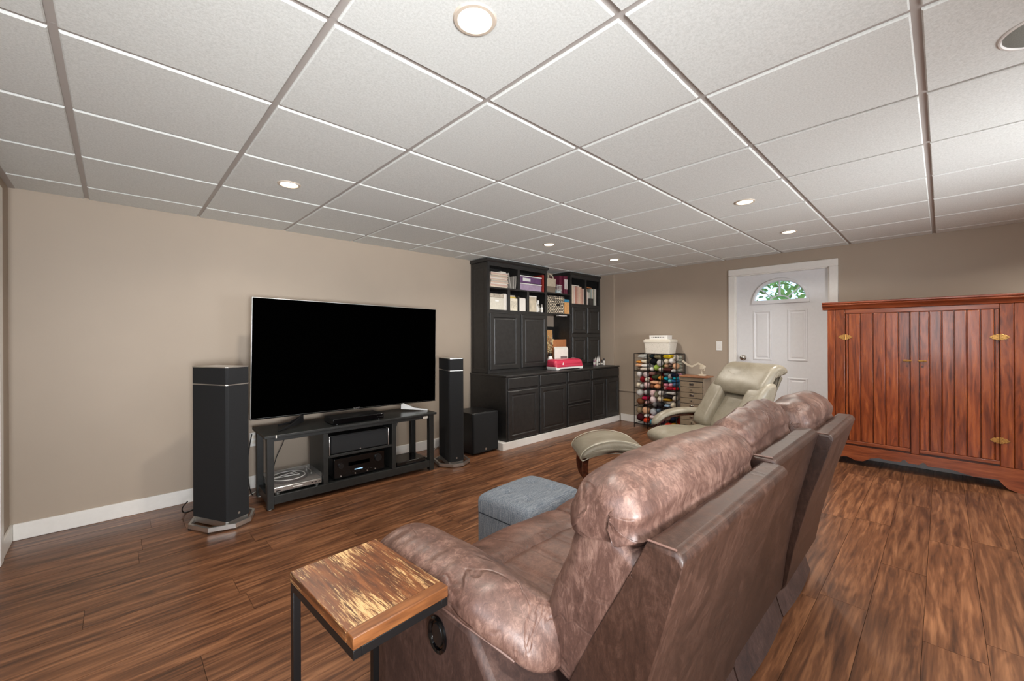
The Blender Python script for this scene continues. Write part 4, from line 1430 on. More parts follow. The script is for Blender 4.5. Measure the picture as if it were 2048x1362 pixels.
# tower loudspeakers
def tower(x, y, rz, label, w, d, h):
    t = thing('tower_speaker', label, 'speaker', (x, y, 0), rz, 'tower speakers')
    c = 0.012
    hw, hd = w / 2, d / 2
    poly = [(-hw + c, -hd), (hw - c, -hd), (hw, -hd + c), (hw, hd), (-hw, hd), (-hw, -hd + c)]
    obj('cabinet', B().prism(poly, 0.05, h - 0.124, 'z'), MAT['grille'], t, bevel=0.003)
    obj('accent_band', B().prism([(p[0] * 1.008, p[1] * 1.004) for p in poly], h - 0.1238, h - 0.117, 'z'), MAT['silver'], t)
    obj('top_module', B().prism(poly, h - 0.1168, h - 0.007, 'z'), MAT['grille'], t, bevel=0.003)
    obj('top_plate', B().prism([(p[0] * 1.006, p[1] * 1.003) for p in poly], h - 0.0068, h, 'z'), MAT['silver'], t, bevel=0.001)
    obj('badge', B().cyl((0, -hd - 0.002, 0.085), (0, -hd, 0.085), 0.008, 12), MAT['silver'], t)
    # open outrigger base: two arms with bridging bars
    ow = hw + 0.075
    b = B()
    fr = [(-ow, -hd * 0.62), (-hw * .62, -hd - 0.035), (hw * .62, -hd - 0.035), (ow, -hd * 0.62)]
    sec = [(-.009, -.016), (.009, -.016), (.009, .012), (-.009, .012)]
    loop = fr + [(ow, hd * 0.5), (hw * .6, hd + 0.02), (-hw * .6, hd + 0.02), (-ow, hd * 0.5)]
    b.tube([(p[0], p[1], 0.028) for p in loop], 0.01, closed=True, section=sec)
    obj('base_frame', b, MAT['silver'], t)
    obj('base_plate', B().prism([(p[0] * .97, p[1] * .97) for p in poly], 0.0125, 0.0495, 'z'), MAT['silver'], t)
    for p in (fr[0], fr[3], loop[4], loop[7]):
        obj('foot', B().cyl((p[0], p[1], 0), (p[0], p[1], 0.0118), 0.008, 8), MAT['dark_metal'], t)
    return t


def place_tower(ridge_x, ridge_y, a, corner, w, d, h, label):
    """put the front corner (corner=-1 left, +1 right) of a speaker turned by a on a floor point"""
    c, s = cos(a), sin(a)
    lx, ly = corner * w / 2, -d / 2
    return tower(ridge_x - (lx * c - ly * s), ridge_y - (lx * s + ly * c), a, label, w, d, h)


place_tower(0.664, 1.388, radians(27), -1, 0.165, 0.325, 1.075, 'tall black tower speaker on a silver base, at the near end of the television')
place_tower(2.470, 1.437, radians(-16), -1, 0.155, 0.315, 1.06, 'tall black tower speaker on a silver base, between television stand and subwoofer')

sw = thing('subwoofer', 'black cube subwoofer on the floor against the end of the cabinets', 'subwoofer', (3.045, 1.752, 0))
obj('cabinet', B().box(-0.165, 0.18, -0.155, 0.19, 0.012, 0.447), MAT['black_plastic'], sw, bevel=0.008)
obj('grille', B().box(-0.17, 0.183, -0.185, -0.1555, 0.016, 0.447), MAT['grille'], sw, bevel=0.012)
obj('badge', B().box(-0.008, 0.012, -0.1875, -0.185, 0.04, 0.062), MAT['silver'], sw)
for x in (-0.13, 0.14):
    for y in (-0.12, 0.15):
        obj('foot', B().cyl((x, y, 0), (x, y, 0.012), 0.016, 10), MAT['black_plastic'], sw)
# ================================================================== pine armoire
R90 = radians(-90)           # local +x runs along world -y, front faces world -x
AX, AY = 5.35, -1.072
arm_t = thing('armoire', 'low wide varnished pine armoire with boarded doors and a scalloped base', 'armoire', (AX, AY, 0), R90)
AW, AD = 1.283, 0.30
obj('side_panel', B().box(0, 0.02, 0.021, AD, 0.09, 1.525), MAT['armoire'], arm_t)
obj('side_panel', B().box(AW - 0.02, AW, 0.021, AD, 0.09, 1.525), MAT['armoire'], arm_t)
obj('back_panel', B().box(0.02, AW - 0.02, AD - 0.012, AD, 0.09, 1.525), MAT['armoire'], arm_t)
obj('bottom_panel', B().box(0.02, AW - 0.02, 0.021, AD - 0.012, 0.12, 0.14), MAT['armoire'], arm_t)
L = lambda y: -y + AY        # world y to local x
for a, c_ in ((-1.072, -1.134), (-1.134, -1.2135), (-2.2065, -2.281), (-2.281, -2.355)):
    obj('stile_board', B().box(L(a) + 0.001, L(c_) - 0.001, 0, 0.02, 0.19, 1.5245), MAT['armoire'], arm_t, bevel=0.004)
obj('centre_stile', B().box(L(-1.679), L(-1.7345), -0.003, 0.02, 0.19, 1.481), MAT['armoire'], arm_t, bevel=0.004)
obj('top_rail', B().box(L(-1.214), L(-2.206), 0.002, 0.02, 1.482, 1.5245), MAT['armoire_frame'], arm_t, bevel=0.003)


def boarded_door(edges, z0, z1, name_batten=True):
    x0, x1 = L(edges[0]), L(edges[-1])
    d = bpy.data.objects.new('door', None)
    C.objects.link(d)
    d.parent = arm_t
    d.location = (x0, 0, 0)
    for a, c_ in zip(edges, edges[1:]):
        obj('board', B().box(L(a) - x0 + 0.0016, L(c_) - x0 - 0.0016, 0.003, 0.018, z0 + 0.03, z1), MAT['armoire'], d, bevel=0.0058)
    obj('batten', B().box(0, x1 - x0, 0.001, 0.018, z0, z0 + 0.0295), MAT['armoire_frame'], d, bevel=0.003)
    return d


d1 = boarded_door([-1.2155, -1.238, -1.33, -1.422, -1.511, -1.599, -1.677], 0.205, 1.48)
d2 = boarded_door([-1.7365, -1.80, -1.877, -1.951, -2.025, -2.102, -2.178, -2.205], 0.205, 1.48)
obj('inner_backing', B().box(L(-1.215), L(-2.205), 0.0185, 0.0205, 0.19, 1.49), MAT['dark_wood'], arm_t)
# scalloped base board
prof = [(-1.072, 0.03), (-1.10, 0.0), (-1.135, 0.012), (-1.17, 0.060), (-1.212, 0.076), (-1.250, 0.066), (-1.289, 0.047), (-1.347, 0.051), (-1.404, 0.09), (-1.459, 0.105), (-1.524, 0.096), (-1.608, 0.1)]
prof += [(-1.610 - 0.05 * i / 8, 0.1 + 0.026 * sin(pi * i / 8)) for i in range(1, 8)]
prof += [(-1.664, 0.1), (-1.73, 0.1)] + [(-1.735 - 0.05 * i / 8, 0.1 + 0.026 * sin(pi * i / 8)) for i in range(1, 8)]
prof += [(-1.789, 0.1), (-1.827, 0.099), (-1.884, 0.105), (-1.948, 0.1), (-2.002, 0.086), (-2.063, 0.074), (-2.148, 0.08), (-2.198, 0.081), (-2.218, 0.049), (-2.247, 0.018), (-2.30, 0.0), (-2.34, 0.0), (-2.355, 0.02)]
b = B()
for (ya, za), (yb, zb_) in zip(prof, prof[1:]):
    b.prism([(L(ya), za), (L(yb), zb_), (L(yb), 0.1885), (L(ya), 0.1885)], -0.006, 0.016, 'y')
bmesh.ops.remove_doubles(b.bm, verts=b.bm.verts, dist=1e-5)
obj('scalloped_apron', b, MAT['armoire_frame'], arm_t)
b = B()
b.prism([(0.02, 1.525), (-0.006, 1.525), (-0.010, 1.540), (-0.026, 1.556), (-0.040, 1.566), (-0.042, 1.574), (-0.034, 1.580), (-0.046, 1.584), (-0.046, 1.598), (-0.030, 1.602), (AD, 1.602), (AD, 1.525)], -0.038, AW + 0.038, 'x')
obj('crown', b, MAT['crown_wood'], arm_t, bevel=0.002)
for x in (0.03, AW - 0.03):
    obj('foot', B().box(x - 0.03, x + 0.03, 0.22, AD, 0.0, 0.0895), MAT['armoire_frame'], arm_t)
leaf_pts = [(0.004, -0.024), (0.016, -0.026), (0.024, -0.017), (0.032, -0.02), (0.044, -0.010), (0.056, 0.0), (0.044, 0.010), (0.032, 0.02), (0.024, 0.017), (0.016, 0.026), (0.004, 0.024)]


def ornate_hinge(x, z):
    b = B()
    b.prism([(x + p[0], z + p[1]) for p in leaf_pts], -0.004, -0.0005, 'y')
    b.prism([(x - p[0], z + p[1]) for p in leaf_pts][::-1], -0.004, -0.0005, 'y')
    h = obj('ornate_hinge', b, MAT['brass'], arm_t, bevel=0.0012)
    obj('hinge_pin', B().cyl((x, -0.005, z - 0.026), (x, -0.005, z + 0.026), 0.0045, 8), MAT['brass'], h, smooth=True)
    b = B()
    for s in (-1, 1):
        for q in ((0.014, 0.012), (0.014, -0.012), (0.04, 0)):
            b.ball((x + s * q[0], -0.004, z + q[1]), 0.004, 8, 5)
    obj('screw_boss', b, MAT['brass'], h, smooth=True)


for y, z in ((-1.2145, 1.253), (-2.2055, 1.249), (-2.2055, 0.403), (-1.2145, 0.40)):
    ornate_hinge(L(y), z)
for y, s in ((-1.658, 1), (-1.756, -1)):
    x = L(y)
    lt = obj('latch', B().box(x - 0.024, x + 0.024, -0.004, 0.0025, 1.026, 1.044), MAT['brass'], arm_t, bevel=0.002)
    obj('bolt', B().cyl((x - 0.03, -0.008, 1.035), (x + 0.03, -0.008, 1.035), 0.005, 8), MAT['brass'], lt, smooth=True)
    obj('bolt_knob', B().ball((x - s * 0.012, -0.014, 1.035), 0.006, 10, 6), MAT['brass'], lt, smooth=True)
    obj('keyhole', B().cyl((x, 0.0012, 0.985), (x, 0.004, 0.985), 0.009, 12), MAT['dark_wood'], arm_t)

# ================================================================== yarn rack
rk = thing('yarn_rack', 'black wire cube rack full of coloured yarn against the wall by the door', 'rack', (5.38, 1.112, 0), R90)
RW, RD = 0.60, 0.272
RX = [0.0, 0.2, 0.4, 0.6]
RZ = [0.055, 0.30, 0.545, 0.787, 1.03]
r = 0.0038
for x in RX:
    for y in (0, RD):
        obj('upright', B().box(x - r, x + r, y - r, y + r, 0.0, 1.03), MAT['black_wire'], rk)
for z in RZ:
    for y in (0, RD):
        obj('rail', B().box(r, RW - r, y - r * .8, y + r * .8, z - r, z + r), MAT['black_wire'], rk)
    for x in RX:
        obj('cross_rail', B().box(x - r * .8, x + r * .8, r, RD - r, z - r, z + r), MAT['black_wire'], rk)
b = B()
for x in (RX[0], RX[-1]):
    for i in range(1, 5):
        y = RD * i / 5
        b.box(x - .0006, x + .0006, y - .0006, y + .0006, RZ[0], RZ[-1])
    for i in range(1, 17):
        z = RZ[0] + (RZ[-1] - RZ[0]) * i / 17
        b.box(x - .0006, x + .0006, 0, RD, z - .0006, z + .0006)
for z in RZ:
    for i in range(1, 14):
        x = RW * i / 14
        b.box(x - .0006, x + .0006, 0, RD, z - .0006, z + .0006)
tag(obj('wire_mesh', b, MAT['black_wire'], rk), 'thin black wire grid panels', kind='stuff')
YARN = [
    ('r1c1','clear-white','h', 0.095, 0.989, 0.056, 0.03), ('r1c1','orange','h', 0.039, 0.91, 0.037, 0.018), ('r1c1','peach','h', 0.05, 0.866, 0.041, 0.024),
    ('r1c1','cream','h', 0.121, 0.92, 0.039, 0.026), ('r1c1','white','h', 0.123, 0.862, 0.039, 0.024), ('r1c1','ivory','h', 0.116, 0.814, 0.047, 0.024),
    ('r1c1','taupe','b', 0.021, 0.809, 0.037, 0.024), ('r1c2','teal-black','b', 0.207, 0.996, 0.033, 0.028), ('r1c2','olive-tan','h', 0.296, 0.989, 0.049, 0.033),
    ('r1c2','black','b', 0.228, 0.924, 0.053, 0.049), ('r1c2','pale-grey','b', 0.324, 0.901, 0.039, 0.049), ('r1c2','lime-green','b', 0.266, 0.829, 0.041, 0.043),
    ('r1c2','white','b', 0.204, 0.818, 0.028, 0.028), ('r1c2','ivory','b', 0.334, 0.829, 0.028, 0.03), ('r1c3','bright-yellow','h', 0.436, 1.004, 0.053, 0.028),
    ('r1c3','cream','b', 0.403, 0.941, 0.037, 0.035), ('r1c3','white','b', 0.474, 0.942, 0.041, 0.037), ('r1c3','ivory','b', 0.534, 0.979, 0.026, 0.041),
    ('r1c3','tan','b', 0.411, 0.881, 0.035, 0.028), ('r1c3','grey-brown','b', 0.468, 0.885, 0.022, 0.022), ('r1c3','dark-brown','h', 0.425, 0.829, 0.055, 0.026),
    ('r1c3','peach','b', 0.522, 0.861, 0.039, 0.043), ('r1c3','pale-grey','b', 0.532, 0.809, 0.026, 0.022), ('r2c1','white','b', 0.021, 0.723, 0.035, 0.041),
    ('r2c1','pink-white','b', 0.123, 0.735, 0.037, 0.043), ('r2c1','dark-red','b', 0.069, 0.713, 0.035, 0.045), ('r2c1','ivory','b', 0.129, 0.662, 0.033, 0.033),
    ('r2c1','grey','b', 0.026, 0.646, 0.033, 0.022), ('r2c1','cream','b', 0.017, 0.588, 0.03, 0.037), ('r2c1','silver-grey','b', 0.066, 0.577, 0.028, 0.028),
    ('r2c1','pale-pink','b', 0.122, 0.597, 0.041, 0.045), ('r2c2','mauve','h', 0.217, 0.751, 0.037, 0.024), ('r2c2','dark-green','h', 0.262, 0.705, 0.049, 0.03),
    ('r2c2','dark-red','b', 0.203, 0.687, 0.024, 0.024), ('r2c2','orange','b', 0.327, 0.708, 0.028, 0.03), ('r2c2','peach','h', 0.246, 0.652, 0.061, 0.026),
    ('r2c2','brown','b', 0.214, 0.593, 0.035, 0.033), ('r2c2','apricot','b', 0.297, 0.59, 0.043, 0.033), ('r2c2','tan','b', 0.333, 0.642, 0.028, 0.028),
    ('r2c3','grey-teal','b', 0.404, 0.77, 0.039, 0.026), ('r2c3','light-grey','b', 0.473, 0.769, 0.028, 0.035), ('r2c3','navy','b', 0.543, 0.754, 0.047, 0.03),
    ('r2c3','cyan','b', 0.404, 0.717, 0.035, 0.03), ('r2c3','pale-turquoise','b', 0.465, 0.712, 0.028, 0.03), ('r2c3','turquoise','b', 0.523, 0.709, 0.035, 0.026),
    ('r2c3','black-navy','h', 0.414, 0.67, 0.037, 0.016), ('r2c3','blue','h', 0.493, 0.672, 0.041, 0.02), ('r2c3','slate-blue','b', 0.545, 0.653, 0.035, 0.039),
    ('r2c3','pink','b', 0.414, 0.625, 0.035, 0.03), ('r2c3','light-pink','b', 0.471, 0.622, 0.03, 0.03), ('r2c3','crimson','h', 0.468, 0.573, 0.045, 0.024),
    ('r2c3','bright-red','b', 0.541, 0.575, 0.033, 0.026), ('r2c3','rose','b', 0.403, 0.577, 0.026, 0.024), ('r3c1','grey-white','b', 0.048, 0.481, 0.051, 0.043),
    ('r3c1','silver-grey','b', 0.139, 0.491, 0.03, 0.035), ('r3c1','magenta','h', 0.123, 0.406, 0.041, 0.028), ('r3c1','brown','b', 0.05, 0.367, 0.055, 0.045),
    ('r3c1','pale-rose','b', 0.154, 0.355, 0.022, 0.026), ('r3c2','pale-pink','b', 0.248, 0.473, 0.039, 0.049), ('r3c2','pink-white','b', 0.228, 0.381, 0.043, 0.055),
    ('r3c2','olive-grey','b', 0.318, 0.488, 0.033, 0.045), ('r3c2','white','b', 0.38, 0.486, 0.035, 0.039), ('r3c2','cream','b', 0.363, 0.413, 0.045, 0.043),
    ('r3c2','charcoal','b', 0.363, 0.34, 0.047, 0.039), ('r3c2','mid-grey','b', 0.292, 0.328, 0.03, 0.035), ('r3c3','white','h', 0.494, 0.524, 0.053, 0.024),
    ('r3c3','charcoal','h', 0.482, 0.476, 0.065, 0.03), ('r3c3','mustard','h', 0.46, 0.428, 0.049, 0.016), ('r3c3','ivory','b', 0.55, 0.45, 0.028, 0.037),
    ('r3c3','pearl','h', 0.474, 0.391, 0.033, 0.022), ('r3c3','light-blue','h', 0.453, 0.34, 0.039, 0.026), ('r3c3','cream','b', 0.534, 0.356, 0.037, 0.037),
    ('r4c1','khaki','b', 0.02, 0.234, 0.037, 0.045), ('r4c1','peach','b', 0.098, 0.225, 0.053, 0.051), ('r4c1','dark-maroon','b', 0.03, 0.135, 0.055, 0.053),
    ('r4c1','white','b', 0.138, 0.177, 0.03, 0.024), ('r4c1','orange-red','b', 0.133, 0.118, 0.037, 0.039), ('r4c2','navy-white','b', 0.236, 0.261, 0.049, 0.045),
    ('r4c2','blue-grey','b', 0.296, 0.281, 0.033, 0.033), ('r4c2','navy-flecked','b', 0.352, 0.251, 0.041, 0.043), ('r4c2','lilac','b', 0.304, 0.207, 0.035, 0.028),
    ('r4c2','pink-red','h', 0.246, 0.176, 0.047, 0.03), ('r4c2','teal','b', 0.211, 0.109, 0.035, 0.039), ('r4c2','dark-grey','b', 0.297, 0.137, 0.041, 0.037),
    ('r4c2','plum','b', 0.366, 0.176, 0.03, 0.03), ('r4c3','red','b', 0.439, 0.262, 0.028, 0.039), ('r4c3','black','b', 0.533, 0.286, 0.055, 0.043),
    ('r4c3','grey','b', 0.453, 0.188, 0.041, 0.041), ('r4c3','navy','b', 0.533, 0.199, 0.041, 0.037), ('r4c3','scarlet','h', 0.467, 0.082, 0.041, 0.026),
    ('r4c3','yellow-orange','h', 0.538, 0.093, 0.035, 0.028),
]
CW = {'clear-white': (206, 206, 200), 'orange': (222, 150, 66), 'peach': (226, 176, 140), 'cream': (226, 214, 190), 'white': (234, 230, 224), 'ivory': (222, 212, 196), 'taupe': (120, 104, 88),
      'teal-black': (34, 46, 48), 'olive-tan': (150, 140, 108), 'black': (22, 22, 26), 'pale-grey': (196, 192, 186), 'lime-green': (158, 184, 84), 'bright-yellow': (236, 204, 40), 'tan': (184, 144, 112),
      'grey-brown': (124, 102, 92), 'dark-brown': (70, 34, 30), 'pink-white': (228, 208, 206), 'dark-red': (126, 22, 30), 'grey': (150, 142, 134), 'silver-grey': (180, 176, 172), 'pale-pink': (226, 192, 190),
      'mauve': (150, 106, 98), 'dark-green': (58, 68, 44), 'brown': (116, 74, 50), 'apricot': (226, 160, 112), 'grey-teal': (96, 110, 112), 'light-grey': (196, 190, 184), 'navy': (24, 30, 52), 'cyan': (38, 178, 204),
      'pale-turquoise': (110, 196, 204), 'turquoise': (44, 160, 178), 'black-navy': (18, 24, 36), 'blue': (52, 112, 160), 'slate-blue': (74, 98, 128), 'pink': (222, 140, 160), 'light-pink': (236, 172, 190),
      'crimson': (146, 22, 40), 'bright-red': (206, 34, 44), 'rose': (206, 146, 146), 'grey-white': (204, 202, 198), 'magenta': (168, 30, 66), 'pale-rose': (210, 168, 164), 'olive-grey': (140, 134, 112),
      'charcoal': (56, 52, 54), 'mid-grey': (116, 112, 110), 'mustard': (190, 146, 44), 'pearl': (216, 210, 200), 'light-blue': (156, 184, 208), 'khaki': (150, 132, 104), 'dark-maroon': (66, 24, 28),
      'orange-red': (222, 74, 44), 'navy-white': (96, 102, 128), 'blue-grey': (110, 126, 142), 'navy-flecked': (58, 66, 96), 'lilac': (176, 168, 190), 'pink-red': (204, 120, 124), 'teal': (66, 130, 146),
      'dark-grey': (76, 76, 80), 'plum': (96, 60, 84), 'red': (186, 30, 42), 'scarlet': (208, 56, 36), 'yellow-orange': (232, 160, 48)}
ymat = {}


def yarn_material(c):
    if c in ymat:
        return ymat[c]
    k = N(c.replace('-', '_') + '_yarn', 0.9, 0, lin(*CW[c]), 0.15)
    w = k.n('TexWave', wave_type='BANDS', bands_direction='DIAGONAL')
    w.inputs['Scale'].default_value = 55.0
    w.inputs['Distortion'].default_value = 5.0
    w.inputs['Detail'].default_value = 2.0
    k.l(k.coords(per_object=4.0), w.inputs['Vector'])
    base_ = lin(*CW[c])
    lo = tuple(x * 0.78 for x in base_[:3]) + (1,)
    alt = lin(232, 230, 228) if c in ('navy-white', 'navy-flecked', 'pink-red') else tuple(min(1, x * 1.12) for x in base_[:3]) + (1,)
    k.color(k.ramp(w.outputs['Fac'], [(0.1, lo), (0.75, alt)]))
    k.bump(w.outputs['Fac'], 0.6, 0.004)
    ymat[c] = k.m
    return k.m


ROWN = {'1': 'top', '2': 'second', '3': 'third', '4': 'bottom'}
COLN = {'1': 'left', '2': 'middle', '3': 'right'}
cells = {}
for it in YARN:
    cells.setdefault(it[0], []).append(list(it))
random.seed(9)
for cell, items in cells.items():
    ri, ci = int(cell[1]), int(cell[3])
    x0, x1, z0, z1 = RX[ci - 1] + 0.004, RX[ci] - 0.004, RZ[4 - ri] + 0.005, RZ[5 - ri] - 0.005
    for it in items:
        it[5] = min(it[5] * 1.0, (x1 - x0) / 2)
        it[6] *= 1.0
    # settle: push touching neighbours apart inside the cube
    for _ in range(300):
        for a in range(len(items)):
            for c_ in range(a):
                p, q = items[a], items[c_]
                dx, dz = p[3] - q[3], p[4] - q[4]
                sx, sz = (p[5] + q[5]) * 0.98, (p[6] + q[6]) * 0.98
                d = math.hypot(dx / sx, dz / sz) or 1e-3
                if d < 1:
                    m_ = (1 - d) * 0.25
                    p[3] += dx / d * m_
                    p[4] += dz / d * m_
                    q[3] -= dx / d * m_
                    q[4] -= dz / d * m_
        for it in items:
            it[3] = min(max(it[3], x0 + it[5]), x1 - it[5])
            it[4] = min(max(it[4], z0 + it[6]), z1 - it[6])
    seen_c = {}
    for i, (_c, c, kd, lx, lz, rx, rz_) in enumerate(items):
        seen_c[c] = seen_c.get(c, 0) + 1
        what = 'ball' if kd == 'b' else 'skein'
        lab = '%s yarn %s in the %s cube of the %s row of the wire rack' % (c.replace('-', ' '), what, COLN[cell[3]], ROWN[cell[1]])
        if seen_c[c] > 1:
            lab = 'lower ' + lab
        ry = 0.062 if kd == 'b' else 0.07
        if kd == 'b':
            b = B().ball((0, 0, 0), 1.0, 18, 12, (rx, ry, rz_)).rough(0.003, 40, i)
        else:
            prof = [(ry * cos(2 * pi * q / 16), rz_ * sin(2 * pi * q / 16)) for q in range(16)]
            b = B().pillow(prof, -rx, rx, min(rz_ * .8, rx * .8), m=4, n=4).rough(0.003, 40, i)
        wy = 0.006 + ry + random.uniform(0, 0.02) + (0.012 if i % 3 == 1 else 0)
        o = obj('yarn_' + what, b, yarn_material(c), None, smooth=True, loc=(5.38 + wy, 1.112 - lx, lz), rot=(0, 0, R90), angle=180)
        tag(o, lab, 'yarn', 'yarn in the wire rack')
    used = {}
    for q in range(4):
        if cell == 'r1c3' and q % 2:
            continue
        c = items[(q * 3 + 1) % len(items)][1]
        used[c] = used.get(c, 0) + 1
        w_, h_ = (x1 - x0) / 4, (z1 - z0) / 4
        b = B().ball((0, 0, 0), 1.0, 14, 9, (w_ * .95, 0.046, h_ * .95)).rough(0.003, 40, q)
        o = obj('yarn_ball', b, yarn_material(c), None, smooth=True, loc=(5.38 + 0.216, 1.112 - (x0 + w_ * (1 + 2 * (q % 2))), z0 + h_ * (1 + 2 * (q // 2))), rot=(0, 0, R90), angle=180)
        tag(o, '%s%s yarn ball at the back of the %s cube, %s row of the rack' % ('upper ' if used[c] > 1 else '', c.replace('-', ' '), COLN[cell[3]], ROWN[cell[1]]), 'yarn', 'yarn in the wire rack')
bagm = plain('grey_green_bagged_yarn', (168, 170, 156), 0.35, grain=60, vary=0.35)
for i in range(5):
    b = B().ball((0, 0, 0), 1.0, 16, 10, (0.035, 0.065, 0.022)).rough(0.006, 25, i)
    o = obj('yarn_bag', b, bagm, None, smooth=True, loc=(5.38 + 0.195, 1.112 - 0.555, 0.818 + i * 0.043), rot=(0, 0, R90), angle=180)
    tag(o, 'grey bagged yarn, %s up at the open side of the top right cube' % ['lowest', 'second', 'third', 'fourth', 'topmost'][i], 'yarn', 'bagged yarn at the side of the rack')

# white baskets on top of the rack
wb = thing('plastic_basket', 'white lidded plastic basket on top of the yarn rack', 'basket', (5.50, 0.785, 1.0342), R90)
def punched():
    k = N('punched_white_plastic', 0.45, 0, lin(228, 222, 210))
    v = k.n('TexVoronoi')
    v.inputs['Scale'].default_value = 95.0
    k.l(k.coords(), v.inputs['Vector'])
    k.color(k.ramp(v.outputs['Distance'], [(0.12, lin(176, 168, 154)), (0.3, lin(230, 224, 212))]))
    k.bump(v.outputs['Distance'], 0.4, 0.003)
    return k.m
obj('body', lofted([(0.345, 0.20, 0), (0.372, 0.225, 0.145)], 0.02), punched(), wb, smooth=True, angle=50)
obj('rim', lofted([(0.378, 0.232, 0.1455), (0.388, 0.24, 0.15), (0.388, 0.24, 0.178), (0.38, 0.232, 0.182)], 0.022), MAT['offwhite'], wb, smooth=True, angle=40)
obj('lid', lofted([(0.37, 0.222, 0.1825), (0.36, 0.214, 0.196)], 0.022), MAT['offwhite'], wb, smooth=True, angle=40)
wb2 = thing('plastic_tray', 'shallow white tray with a row of round holes on the white basket', 'tray', (5.505, 0.782, 1.2305), R90)
obj('body', lofted([(0.255, 0.15, 0), (0.262, 0.155, 0.052)], 0.012), MAT['white_plastic'], wb2, smooth=True, angle=40)
for i in range(8):
    obj('hole', B().cyl((-0.085 + i * 0.0235, -0.0785, 0.026), (-0.085 + i * 0.0235, -0.074, 0.026), 0.006, 10), MAT['black_plastic'], wb2)

# ================================================================== drawer cabinet and lamp
dc = thing('drawer_cabinet', 'narrow beige metal cabinet of many small drawers beside the yarn rack', 'cabinet', (5.20, 0.385, 0), R90)
DW, DD, DH = 0.292, 0.24, 0.765
obj('body', B().box(0, DW, 0.004, DD, 0.0, DH), MAT['beige_metal'], dc, bevel=0.004)
obj('drawer_well', B().box(0.010, DW - 0.010, 0.0025, 0.0039, 0.04, 0.722), MAT['subfloor'], dc)
nz = 10
for i in range(nz):
    z0 = 0.045 + i * 0.067
    dr = obj('drawer', B().box(0.014, DW - 0.014, -0.006, 0.0035, z0, z0 + 0.061), MAT['beige_metal'], dc, bevel=0.002)
    obj('label_frame', B().box(DW / 2 - 0.022, DW / 2 + 0.03, -0.009, -0.006, z0 + 0.018, z0 + 0.046), MAT['nickel'] if i % 2 else MAT['beige_metal'], dr, bevel=0.001)
    obj('knob', B().cyl((DW / 2 + 0.002, -0.009, z0 + 0.032), (DW / 2 + 0.002, -0.017, z0 + 0.032), 0.006, 10), MAT['dark_metal'], dr)
one('wooden_board', 'mid brown board lying on the beige drawer cabinet', 'board', B().box(0.0, 0.335, -0.012, 0.21, 0, 0.016), MAT['taupe_board'], (5.20, 0.39, DH), R90, bevel=0.004)
lp = thing('desk_lamp', 'beige folded-arm desk lamp standing on the drawer cabinet', 'lamp', (5.30, 0.24, DH + 0.016), R90)
LM = plain('beige_lamp_plastic', (196, 184, 164), 0.4)
obj('base', B().lathe([(0.045, 0), (0.05, 0.006), (0.048, 0.016), (0.012, 0.022)], 20, Matrix.Translation((0.075, 0.03, 0))), LM, lp, smooth=True)
obj('lower_arm', B().tube([(0.075, 0.03, 0.02), (0.07, 0.03, 0.05), (0.075, 0.02, 0.06)], 0.008, 8), LM, lp, smooth=True)
b = B().tube([(-0.165, 0.03, 0.175), (-0.10, 0.03, 0.125), (-0.045, 0.03, 0.108), (0.03, 0.03, 0.15), (0.10, 0.03, 0.118)], 0.006, 6, section=[(-.004, -.012), (.004, -.012), (.004, .012), (-.004, .012)])
obj('upper_arm', b, LM, lp, bevel=0.001)
obj('head', B().pillow([(0.0, 0.085), (0.0, 0.12), (0.03, 0.128), (0.06, 0.12), (0.06, 0.085), (0.03, 0.09)], 0.055, 0.115, 0.012, m=3, n=3), LM, lp, smooth=True)
obj('joint', B().cyl((0.10, 0.025, 0.06), (0.10, 0.045, 0.1), 0.01, 10), LM, lp, smooth=True)
